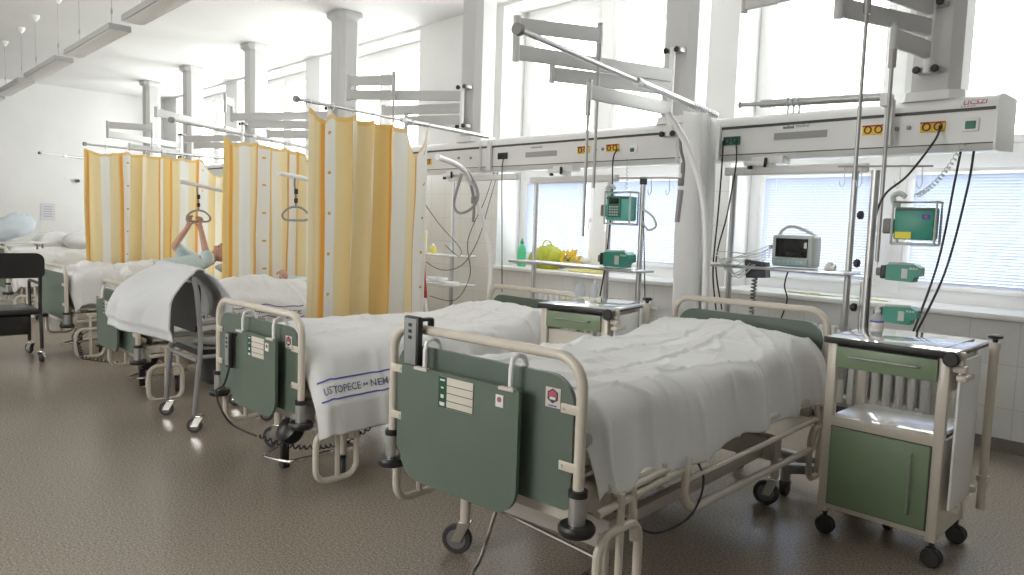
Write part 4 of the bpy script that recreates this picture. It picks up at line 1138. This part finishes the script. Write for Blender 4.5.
tag(MB().tube(coil(P(628, 158, 4.83), P(626, 190, 4.8), 8, .010), .003, None, 5).obj('signal_cord', PALE), 'fine curly white cord above the teal pump', 'cable')

# ------------------------------------------------------------------ bed trapezes
def trapeze(B_, d, u, tip, bend, mid, label, strap=None, grip=None, head=BL):
    """pole on the bed head, bent forward over the bed; points are (w, z)"""
    t = on_bed(B_, 'trapeze_pole', label, 'trapeze pole', 'bed trapeze poles')
    MB().tube(smooth([(u, head+.03, .45+d), (u, head+.03, 1.0+d), (u, mid[0], mid[1]), (u, bend[0], bend[1]), (u, tip[0], tip[1])], 7), .021, None, 12).obj('pole', LACQT, t)
    MB().cyl((u, tip[0], tip[1]), (u, tip[0]-.012, tip[1]+.003), .024, None, 14).obj('tip_cap', LACQT, t)
    if strap:
        w, z, L_ = strap
        MB().tube(smooth([(u, w-.01, z+.03), (u+.01, w-.02, z-.04), (u-.01, w, z-L_*.5), (u, w, z-L_)], 5), .010, None, 8).obj('strap', STRAPM, t)
        MB().box((u, w, z-L_*.45), (.03, .03, .05), None, .006).obj('buckle', BLACK, t); MB().box((u, w, z-L_*.8), (.03, .028, .045), None, .006).obj('buckle', BLACK, t)
        if grip:
            zb = z-L_; R_ = .13
            MB().tube(smooth([(u, w, zb-.01), (u, w-.07, zb-.025), (u, w-R_, zb-.08), (u, w-R_*.96, zb-.12), (u, w-.08, zb-.135), (u, w+.08, zb-.135), (u, w+R_*.96, zb-.12), (u, w+R_, zb-.08), (u, w+.07, zb-.025)], 5, True), .011, None, 8, closed=True).obj('handle', GREY, t)
    return t
def trapeze_swung(B_, pts, label):
    t = on_bed(B_, 'trapeze_pole', label, 'trapeze pole', 'bed trapeze poles')
    MB().tube(smooth(pts, 6), .020, None, 12).obj('pole', LACQT, t)
    a_, b_ = Vector(pts[-1]), Vector(pts[-2]); MB().cyl(a_, a_+(a_-b_).normalized()*.012, .023, None, 14).obj('tip_cap', LACQT, t)
trapeze_swung(BA, [(-.30, 2.32, .45), (-.30, 2.32, 1.08), (-.34, 2.31, 1.62), (-.46, 2.29, 1.96), (-.55, 2.2, 2.16)], 'white trapeze pole rising beside the nearest bed head')
trapeze_swung(BB, [(-.50, 2.30, .40), (-.51, 2.29, .82), (-.52, 2.29, 1.22), (-.64, 2.25, 1.60), (-.52, 1.98, 1.85), (-.18, 1.42, 1.895)], 'white trapeze pole at the second bed head, grey strap wound round it')
trapeze(BC, 0, 0, (1.37, 1.84), (1.95, 1.74), (2.2, 1.5), 'trapeze pole ending in the gap between near and middle curtains', strap=(1.53, 1.79, .24), grip=True)
trapeze(BD, 0, 0, (1.26, 1.79), (1.95, 1.66), (2.2, 1.45), 'trapeze pole whose handle the patient grips', strap=(1.45, 1.75, .26), grip=True)
mm = MB()
def Q(px, py): return at(px, py, y=4.0-.15)
t = thing('hanging_strap', 'grey strap loop with handle hung on the second bed trapeze pole', 'strap', Q(465, 172))
o_ = Vector(t.location)
MB().tube(smooth([Q(462, 174)-o_, Q(458, 186)-o_, Q(454, 205)-o_, Q(460, 213)-o_, Q(472, 208)-o_, Q(478, 196)-o_, Q(474, 182)-o_, Q(468, 172)-o_], 6), .012, None, 8).obj('handle', GREY, t)
MB().tube(smooth([Q(466, 174)-o_, Q(471, 186)-o_, Q(474, 204)-o_, Q(473, 222)-o_], 5), .011, None, 8).box(Q(474, 200)-o_, (.05, .03, .06), None, .008).obj('strap', STRAPM, t)
t = thing('hanging_strap', 'dark buckled strap hanging beside the white bundled curtain', 'strap', at(686, 118, y=3.95)); o_ = Vector(t.location)
def Q2(px, py): return at(px, py, y=3.95)-o_
MB().tube(smooth([Q2(680, 136), Q2(681, 150), Q2(684, 165), Q2(682, 185)], 5), .009, None, 8).box(Q2(681, 182), (.035, .03, .05), None, .008).box(Q2(683, 168), (.022, .02, .07), None, .006).obj('strap', GREYD, t)
MB().cyl(Q2(681, 190), Q2(677, 222), .017, None, 12).obj('handle', GREY, t)

# ------------------------------------------------------------------ radiators
def radiator(x0, x1, label, z0=.14, z1=.74, y=5.80):
    t = thing('radiator', label, 'radiator', ((x0+x1)/2, y, z0), 0, 'white ribbed radiators')
    m = MB(); w = x1-x0; n = int(w/.085)
    for i in range(n+1):
        x = -w/2+w*i/n
        m.box((x, 0, (z1-z0)/2), (.050, .10, z1-z0), None, .018, None, 3)
    m.cyl((-w/2, 0, .05), (w/2, 0, .05), .022, None, 10).cyl((-w/2, 0, z1-z0-.05), (w/2, 0, z1-z0-.05), .022, None, 10)
    m.obj('ribs', FRAME, t)
    MB().cyl((w/2, 0, z1-z0-.05), (w/2+.16, 0, z1-z0-.05), .013, None, 10).obj('pipe', LACQT, t)
    MB().lathe([(.02, 0), (.026, .02), (.024, .055), (0, .06)], None, 14, Matrix.Translation((w/2+.05, -.02, z1-z0-.05)) @ Matrix.Rotation(PI/2, 4, 'X')).obj('valve', LACQT, t)
    MB().box((0, 0, -z0/2), (.03, .05, z0), None, .004).obj('foot', LACQT, t)
radiator(-2.75, -1.72, 'white ribbed radiator seen through the near cabinet')
radiator(-5.7, -4.25, 'white ribbed radiator behind the second cabinet')

# ------------------------------------------------------------------ sill things
bottle(Vector((-6.20, 6.03, .955)), .05, .33, FLOWB, 'green plastic drinking bottle on the second window sill', cap=TEALG, name='plastic_bottle')
t = thing('carrier_bag', 'large lime and yellow bag bulging on the second window sill', 'bag', (-5.78, 6.02, .955))
m = MB(); P_ = []
for i in range(17):
    ph = PI*i/16-PI/2
    P_.append([Vector((.25*math.cos(ph)*math.cos(th)*(1+.2*noise.noise(Vector((math.cos(th)*2, math.sin(th)*2, ph)))), .13*math.cos(ph)*math.sin(th), .12+.14*math.sin(ph)*(1+.25*noise.noise(Vector((th, ph*2, 3)))))) for th in [2*PI*j/24 for j in range(24)]])
m.grid(P_, None, close_v=True); m.obj('bag_body', YBAG, t, 60)
MB().tube(smooth([(-.08, 0, .24), (-.04, 0, .31), (.04, 0, .31), (.08, 0, .24)], 5), .008, None, 6).obj('bag_handle', YBAG, t)
t = thing('flower_bunch', 'bunch of bright yellow flowers on the second window sill', 'flowers', (-5.42, 6.02, .955))
rnd = random.Random(3); m = MB(); g = MB()
for k_ in range(26):
    c = Vector((rnd.gauss(0, .07), rnd.gauss(0, .04), .12+rnd.uniform(-.05, .10)))
    for j in range(6):
        a_ = 2*PI*j/6+rnd.random(); m.ball(c+Vector((.016*math.cos(a_), -.004, .016*math.sin(a_))), .011, None, 6, (1, .5, 1))
    g.tube([c, Vector((-.12+c.x*.2, c.y*.3, .02))], .0025, None, 5)
m.obj('petals', YFLOW, t); g.obj('stems', GREENL, t)
t = thing('sill_cloth', 'folded yellow cloth lying on the second window sill', 'cloth', (-5.15, 6.0, .955))
MB().box((0, 0, .012), (.42, .16, .02), None, .008).box((.05, .01, .03), (.3, .12, .016), None, .007).obj('folds', mat('pale yellow cloth', (.75, .70, .30), .8), t)
# things on the white shelves
for px, py, y_, r_, h_, lab_ in ((433, 246, 4.8, .035, .10, 'small pale yellow cup on the upper white shelf'), (451, 246, 4.8, .018, .11, 'small white nozzle bottle on the upper white shelf')):
    p = at(px, py, y=y_); p.z = 1.112
    bottle(p, r_, h_, CLEARB if r_ < .02 else mat('yellow cup', (.75, .66, .15), .5), lab_, name='small_bottle')
t = thing('drip_bag', 'pale yellow drip bag standing beside the near curtain edge', 'bag', (at(424, 232, y=4.8).x, 4.8, 1.112))
MB().box((0, 0, .12), (.09, .04, .23), None, .018, None, 3).obj('pouch', mat('pale yellow pouch', (.72, .70, .45), .4), t)
t = thing('instrument_tray', 'low white tray on the lower white shelf', 'tray', (-6.15, 4.79, .812))
MB().box((0, 0, .006), (.42, .18, .012), None, .004).box((-.05, 0, .03), (.22, .12, .035), None, .01).obj('tray_body', LACQT, t)
t = thing('crutch', 'red and white crutch leaning beside the near striped curtain', 'crutch', at(428, 326, y=3.9))
o_ = Vector(t.location); q1 = at(422, 256, y=3.95)-o_; q2 = at(425, 298, y=3.93)-o_
MB().tube([q1, q2], .022, None, 10).obj('red_sleeve', RED, t); MB().tube([q2, Vector((.02, 0, -.05)), Vector((.10, -.0, -.78))], .012, None, 10).obj('shaft', LACQT, t)

# ------------------------------------------------------------------ wall notice, left side clutter
p = at(48, 212, x=XL+.02)
t = thing('wall_notice', 'pale printed notice on the left end wall', 'notice', (XL+.006, p.y, p.z))
MB().box((0, 0, 0), (.006, .26, .36)).obj('sheet', PHOTO, t)
g = MB()
for k_ in range(5): g.box((.004, 0, .11-k_*.05), (.002, .16, .012))
g.obj('print_lines', GREY, t)
t = thing('wall_fitting', 'tiny black wall fitting left of the far curtain', 'fitting', (XL+.05, at(77, 181, x=XL).y, at(77, 181, x=XL).z))
MB().cyl((-.05, 0, 0), (.05, 0, 0), .035, None, 14).obj('body', BLACK, t)
t = thing('blue_towel', 'pale blue towel heaped on a stand at the left frame edge', 'towel', (at(12, 240, x=-12.9).x, at(12, 240, x=-12.9).y, .95))
m = MB(); P_ = []
for i in range(15):
    ph = PI*i/14-PI/2
    P_.append([Vector((.18*math.cos(ph)*math.cos(th), .30*math.cos(ph)*math.sin(th)+.10*math.sin(ph), .20+.19*math.sin(ph)+.06*noise.noise(Vector((math.cos(th)*3, math.sin(th)*3, ph*2))))) for th in [2*PI*j/20 for j in range(20)]])
P_ = [[q+noise.noise_vector(q*9)*.035 for q in r_] for r_ in P_]
m.grid(P_, None, close_v=True); m.obj('folds', mat('pale blue cloth', (.62, .69, .76), .85), t, 70)
t2 = thing('side_stand', 'dark stand under the blue towel at far left', 'stand', (t.location.x, t.location.y, 0))
MB().box((0, 0, .93), (.45, .8, .03), None, .006).obj('top', WSHELF, t2)
for a_, b_ in ((-.18, -.35), (.18, -.35), (-.18, .35), (.18, .35)): MB().cyl((a_, b_, 0), (a_, b_, .92), .014, None, 8).obj('leg', GREYD, t2)

# ------------------------------------------------------------------ black wheeled chair (left)
t = thing('wheeled_chair', 'black padded wheeled chair at the left frame edge', 'chair', (-8.27, 1.24, 0), 0)
W_ = .27
MB().box((0, 0, .475), (.50, .54, .05), None, .02, None, 3).obj('seat', BLACK, t)
MB().prism(rrect(-.30, .30, .80, 1.03, .05, .05, .07, .07), -.02, .02, None, Matrix.Translation((.30, 0, 0)) @ Matrix.Rotation(PI/2, 4, 'Z')).obj('backrest', BLACK, t)
f = MB()
for sy in (-W_, W_):
    f.tube(smooth([(-.27, sy, .13), (-.26, sy, .40), (-.20, sy, .46), (.20, sy, .46), (.27, sy, .40), (.29, sy, .13)], 5), .016, None, 8)
    f.tube([(.24, sy, .46), (.30, sy, 1.0)], .016, None, 8)
    f.tube(smooth([(-.20, sy, .46), (-.22, sy, .70), (-.15, sy, .74), (.27, sy, .74)], 5), .014, None, 8)
f.tube([(-.20, -W_, .46), (-.20, W_, .46)], .014, None, 8).tube([(.20, -W_, .46), (.20, W_, .46)], .014, None, 8)
f.obj('frame', BLACK, t)
MB().box((0, 0, .35), (.40, .42, .19), None, .03).obj('pan', BLACK, t)
for sx in (-.28, .29):
    for sy in (-W_, W_): castor(t, (sx, sy, 0), .05, rot=.4 if sx < 0 else -.5)

# ------------------------------------------------------------------ commode chair with draped pillow
t = thing('commode_chair', 'grey wheeled commode chair with black lid and pail, before the third bed', 'commode chair', (-5.15, 1.80, 0), 0)
f = MB(); hx = .27
for sx in (-hx, hx):
    f.tube(smooth([(sx, -.02, .12), (sx, 0, .35), (sx, .02, .60), (sx, .0, .90), (sx*.98, -.02, 1.02)], 5), .0165, None, 10)
    f.tube(smooth([(sx, .0, .72), (sx, .18, .735), (sx, .40, .735), (sx, .46, .70), (sx, .47, .5), (sx, .48, .12)], 6), .0155, None, 10)
    f.tube([(sx, .01, .50), (sx, .47, .50)], .0145, None, 10)
f.tube([(-hx, -.02, 1.02), (hx, -.02, 1.02)], .0155, None, 10); f.tube([(-hx, .0, .48), (hx, .0, .48)], .0145, None, 10); f.tube([(-hx, .47, .50), (hx, .47, .50)], .0145, None, 10)
f.obj('frame', CMODE, t)
MB().prism(rrect(-.24, .24, .66, .98, .04, .04, .05, .05), .0, .035, None).obj('backrest', BLACK, t)
MB().prism(rrect(-.25, .25, .02, .48, .08, .08, .10, .10), .505, .545, None, Matrix(((1, 0, 0, 0), (0, 0, 1, 0), (0, 1, 0, 0), (0, 0, 0, 1)))).obj('seat', BLACK, t)
MB().lathe([(.13, .546), (.17, .548), (.175, .556), (.16, .562), (.0, .564)], None, 26, Matrix.Translation((0, .26, 0))).obj('lid', GREYD, t)
MB().lathe([(.10, .26), (.14, .30), (.155, .49), (.165, .50)], None, 24, Matrix.Translation((0, .26, 0))).obj('pail', BLACK, t)
for sx in (-hx, hx):
    for sy in (-.02, .48): castor(t, (sx, sy, 0), .05, rot=.9, w=.024)
# draped pillow
t = thing('draped_duvet', 'grey white pillow and duvet draped over the commode chair back', 'duvet', (-5.15, 1.80, 0), 0)
P_ = []; na, nb = 60, 80
for i in range(na+1):
    u = -.36+.63*i/na; row = []; k_ = max(0, min(1, (.24-u)/.34)); k_ = k_*k_*(3-2*k_)
    for j in range(nb+1):
        s = j/nb; n_ = noise.noise(Vector((u*4, s*5, 1.1)))*.030+abs(noise.noise(Vector((u*9, s*4, 2))))*.018
        if s < .5:
            q = 1-s/.5; z = 1.065-.40*q**1.15-.05*(1-k_)*q; y = -.04-(.16+.20*k_)*q-.10*math.sin(PI*min(1, q*1.1))*(.4+.6*k_)-n_
            y += .08*max(0, q-.85)/.15*.6
        elif s < .6:
            q = (s-.5)/.1; a_ = PI*q; z = 1.065+.03*math.sin(a_)+n_*.4; y = -.04+.05*(1-math.cos(a_))-n_*(1-q)
        else:
            q = (s-.6)/.4; z = 1.065-.34*q**1.3; y = .06+.17*math.sin(PI*.62*q)+n_
        x = u + .02*noise.noise(Vector((s*5, u*3, 7))) - .04*(1-s)*k_*(s < .5)
        row.append(Vector((x, y, z)))
    P_.append(row)
m = MB(); m.grid(P_); o = m.obj('cloth', SHEETG, t, 80); md = o.modifiers.new('thick', 'SOLIDIFY'); md.thickness = .012

# ------------------------------------------------------------------ people
def skin_obj(name, verts, edges, m, parent, sub=2, root=0):
    me = bpy.data.meshes.new(name)
    me.from_pydata([v[0] for v in verts], edges, []); me.update()
    o = bpy.data.objects.new(name, me); COL.objects.link(o)
    md = o.modifiers.new('skin', 'SKIN'); md.use_smooth_shade = True
    for i, v in enumerate(verts):
        sv = me.skin_vertices[0].data[i]; r = v[1]; sv.radius = r if hasattr(r, '__len__') else (r, r); sv.use_root = (i == root)
    o.modifiers.new('sub', 'SUBSURF').levels = sub; o.modifiers['sub'].render_levels = sub
    dg = bpy.context.evaluated_depsgraph_get(); dg.update()
    m2 = bpy.data.meshes.new_from_object(o.evaluated_get(dg)); bpy.data.objects.remove(o)
    m2.materials.clear(); m2.materials.append(m)
    m2.polygons.foreach_set('use_smooth', [True]*len(m2.polygons))
    o = bpy.data.objects.new(name, m2); COL.objects.link(o); o.parent = parent
    return o
def hand(V, E, wrist_i, wr, d, side, palm_n, curl=.9, s=1.):
    """adds palm and five finger chains after the wrist; d = direction to the fingers, side = towards the thumb, palm_n = way the palm faces"""
    d, side, palm_n = d.normalized(), side.normalized(), palm_n.normalized()
    i0 = len(V); V.append((wr+d*.035*s, (.026*s, .017*s))); E.append((wrist_i, i0))
    V.append((wr+d*.070*s, (.032*s, .015*s))); E.append((i0, i0+1)); pc = i0+1
    for k_, (off, L_, rot0) in enumerate(((.028, .070, 0), (.009, .078, 0), (-.010, .073, 0), (-.028, .058, 0))):
        b0 = wr+d*.092*s+side*off*s; i = len(V); V.append((b0, .0095*s)); E.append((pc, i)); cur = b0; a_ = .35*curl
        for seg in (.45, .32, .23):
            dd = d*math.cos(a_)+palm_n*math.sin(a_); cur = cur+dd*L_*seg*s; V.append((cur, .0085*s)); E.append((len(V)-2, len(V)-1)); a_ += .95*curl
    b0 = wr+d*.032*s+side*.030*s; i = len(V); V.append((b0, .012*s)); E.append((i0, i)); cur = b0
    for L_, w_ in ((.035, .3), (.028, .75)):
        dd = (side*.7+d*.6+palm_n*w_*curl).normalized(); cur = cur+dd*L_*s; V.append((cur, .010*s)); E.append((len(V)-2, len(V)-1))
def head(parent, c, up_, fwd, s=1.):
    up_, fwd = up_.normalized(), fwd.normalized(); sd = up_.cross(fwd).normalized(); fwd = sd.cross(up_)
    Rm = Matrix((sd, fwd, up_)).transposed()
    P_ = []
    for i in range(25):
        ph = PI*i/24-PI/2; row = []
        for j in range(32):
            th = 2*PI*j/32; x, y, z = math.cos(ph)*math.cos(th), math.cos(ph)*math.sin(th), math.sin(ph)
            k_ = 1-.18*max(0, -z)*(1 if y > 0 else .5)
            q = Vector((x*.074*k_, y*.092*(1 if y > 0 else 1.05), z*.112))
            f_ = max(0, y)
            q.y += .020*math.exp(-((x/.16)**2+((z+.12)/.20)**2))*f_*1.3          # nose
            q.y -= .010*(math.exp(-(((x-.42)/.18)**2+((z-.08)/.14)**2))+math.exp(-(((x+.42)/.18)**2+((z-.08)/.14)**2)))*f_  # eye sockets
            q.y += .006*math.exp(-((x/.35)**2+((z+.52)/.07)**2))*f_          # lips
            q.y += .008*math.exp(-((x/.3)**2+((z+.85)/.2)**2))*f_          # chin
            row.append(c+Rm @ (q*s))
        P_.append(row)
    return P_, Rm
def person(t, joints, grips, headc, hup, hfwd, hairm):
    """joints: dict with pelvis, chest, neck, shL, elL, wrL, shR, elR, wrR, hipL, knL, anL, ..."""
    J = {k_: Vector(v) for k_, v in joints.items()}
    names = ['pelvis', 'waist', 'chest', 'neck', 'skull', 'shL', 'elL', 'wrL', 'shR', 'elR', 'wrR', 'hipL', 'knL', 'anL', 'toL', 'hipR', 'knR', 'anR', 'toR']
    rad = dict(pelvis=(.15, .10), waist=(.13, .095), chest=(.155, .105), neck=.055, skull=.06, shL=.058, elL=.042, wrL=.029, shR=.058, elR=.042, wrR=.029,
               hipL=.088, knL=.058, anL=.040, toL=.034, hipR=.088, knR=.058, anR=.040, toR=.034)
    V = [(J[n_], rad[n_]) for n_ in names]; ix = {n_: i for i, n_ in enumerate(names)}
    E = [(ix[a], ix[b_]) for a, b_ in (('pelvis', 'waist'), ('waist', 'chest'), ('chest', 'neck'), ('neck', 'skull'), ('chest', 'shL'), ('shL', 'elL'), ('elL', 'wrL'), ('chest', 'shR'), ('shR', 'elR'), ('elR', 'wrR'),
         ('pelvis', 'hipL'), ('hipL', 'knL'), ('knL', 'anL'), ('anL', 'toL'), ('pelvis', 'hipR'), ('hipR', 'knR'), ('knR', 'anR'), ('anR', 'toR'))]
    for sd in 'LR':
        d_, th_, pn = grips[sd]; hand(V, E, ix['wr'+sd], J['wr'+sd], Vector(d_), Vector(th_), Vector(pn))
    b_ = skin_obj('body', V, E, SKIN, t)
    # head joined to the body mesh
    bm = bmesh.new(); bm.from_mesh(b_.data)
    P_, Rm = head(t, Vector(headc), Vector(hup), Vector(hfwd))
    Vv = [[bm.verts.new(p) for p in r] for r in P_]
    for i in range(len(P_)-1):
        for j in range(len(P_[0])):
            j2 = (j+1) % len(P_[0]); f_ = bm.faces.new((Vv[i][j], Vv[i][j2], Vv[i+1][j2], Vv[i+1][j])); f_.smooth = True
    bmesh.ops.remove_doubles(bm, verts=bm.verts, dist=.0001)
    for sx in (-1, 1):
        c = Vector(headc)+Rm @ Vector((sx*.077, -.005, .0))
        q = bmesh.ops.create_uvsphere(bm, u_segments=8, v_segments=6, radius=.022)
        for v in q['verts']: v.co = c+Rm @ Vector((v.co.x*.45, v.co.y*.8, v.co.z*1.3))
    bm.to_mesh(b_.data); bm.free()
    for sx in (-1, 1):
        MB().ball(Vector(headc)+Rm @ Vector((sx*.030, .083, .012)), .009, None, 8).obj('eye', INK, t)
    # hair cap
    m = MB(); rows = []
    for i in range(10):
        ph = math.radians(5+85*i/9); row = []
        for j in range(24):
            th = 2*PI*j/24; y = math.sin(th); low = .0 if y < .3 else .35*(y-.3)/.7
            p2 = ph+(PI/2-ph)*low; q = Vector((math.cos(p2)*math.cos(th)*.081, math.cos(p2)*math.sin(th)*.102, math.sin(p2)*.119))
            row.append(Vector(headc)+Rm @ q)
        rows.append(row)
    m.grid(rows, None, close_v=True); m.obj('hair', hairm, t, 80)
    # shirt
    n2 = ['pelvis', 'waist', 'chest', 'shL', 'elL', 'shR', 'elR']; ends = {}
    def cut(a, b_, f_): return J[a].lerp(J[b_], f_)
    VV = [(J['pelvis'], (.165, .115)), (J['waist'], (.15, .11)), (J['chest'], (.172, .122)), (J['shL'], .078), (cut('shL', 'elL', .6), .070), (cut('shL', 'elL', 1.0), .066), (J['shR'], .078), (cut('shR', 'elR', .6), .070), (cut('shR', 'elR', 1.0), .066), (J['chest'].lerp(J['neck'], .7), .07)]
    VV[5] = (cut('elL', 'wrL', .10), .068); VV[8] = (cut('elR', 'wrR', .10), .068)
    skin_obj('shirt', VV, [(0, 1), (1, 2), (2, 3), (3, 4), (4, 5), (2, 6), (6, 7), (7, 8), (2, 9)], SHIRT, t)
    return t
# patient on the fourth bed, lying on the pillow, both arms raised to the handle
t = on_bed(BD, 'person', 'person in a pale blue shirt lying back, arms raised to the hanging handle', 'person')
person(t, dict(pelvis=(0, .95, .82), waist=(0, 1.15, .84), chest=(0, 1.42, .88), neck=(0, 1.60, .94), skull=(0, 1.70, .98),
               shL=(-.17, 1.50, .90), elL=(-.13, 1.22, 1.06), wrL=(-.02, 1.335, 1.285), shR=(.17, 1.50, .90), elR=(.13, 1.48, 1.01), wrR=(.02, 1.465, 1.275),
               hipL=(-.10, .86, .78), knL=(-.11, .55, .72), anL=(-.11, .25, .70), toL=(-.11, .20, .72), hipR=(.10, .86, .78), knR=(.11, .55, .72), anR=(.11, .25, .70), toR=(.11, .20, .72)),
       dict(L=((.02, .12, 1), (0, 1, .1), (1, 0, 0)), R=((.0, -.06, 1), (0, -1, .1), (-1, 0, 0))), (0, 1.71, 1.00), (0, .75, .62), (0, -.6, .8), HAIR)
m = MB()
# patient on the third bed under the blanket, one hand on top of it
t = on_bed(BC, 'person', 'person lying under the third bed blanket with one hand resting on top', 'person')
person(t, dict(pelvis=(0, 1.12, .70), waist=(0, 1.30, .71), chest=(0, 1.62, .745), neck=(0, 1.82, .85), skull=(0, 1.92, .90),
               shL=(-.18, 1.70, .80), elL=(-.24, 1.52, .80), wrL=(-.12, 1.46, .925), shR=(.18, 1.70, .76), elR=(.24, 1.42, .70), wrR=(.20, 1.18, .70),
               hipL=(-.09, 1.05, .68), knL=(-.10, .66, .66), anL=(-.10, .32, .645), toL=(-.10, .27, .66), hipR=(.09, 1.05, .68), knR=(.10, .66, .66), anR=(.10, .32, .645), toR=(.10, .27, .66)),
       dict(L=((.8, -.25, -.15), (0, -1, .2), (0, -.2, -1)), R=((0, -1, 0), (-1, 0, 0), (0, 0, -1))), (0, 1.95, .93), (0, .8, .5), (0, -.5, .85), HAIR)

# ------------------------------------------------------------------ light
W = bpy.data.worlds.new('sky'); S.world = W; W.use_nodes = True
bg = W.node_tree.nodes['Background']
bg.inputs[0].default_value = (1.0, .985, .955, 1); bg.inputs[1].default_value = 5.0
for i, (a, b_) in enumerate(WINS):
    ld = bpy.data.lights.new('window_daylight', 'AREA'); ld.shape = 'RECTANGLE'; ld.size = b_-a; ld.size_y = HEAD-SILL; ld.cycles.is_portal = True
    lo = bpy.data.objects.new('window_daylight', ld); COL.objects.link(lo); lo.location = ((a+b_)/2, YG+.14, (SILL+HEAD)/2); lo.rotation_euler = (-PI/2, 0, 0)
for i, (a, b_) in enumerate(FILL_WINS):  # portals for the added fill openings behind the camera
    ld = bpy.data.lights.new('window_daylight', 'AREA'); ld.shape = 'RECTANGLE'; ld.size = b_-a; ld.size_y = F1-F0; ld.cycles.is_portal = True
    lo = bpy.data.objects.new('window_daylight', ld); COL.objects.link(lo); lo.location = ((a+b_)/2, YB-.16, (F0+F1)/2); lo.rotation_euler = (PI/2, 0, 0)
S.view_settings.view_transform = 'Standard'; S.view_settings.look = 'None'; S.view_settings.gamma = 1; S.view_settings.exposure = 1.08
S.view_settings.use_curve_mapping = False
S.cycles.use_denoising = True
S.cycles.max_bounces = 10; S.cycles.diffuse_bounces = 7; S.cycles.transparent_max_bounces = 12
S.cycles.sample_clamp_indirect = 8
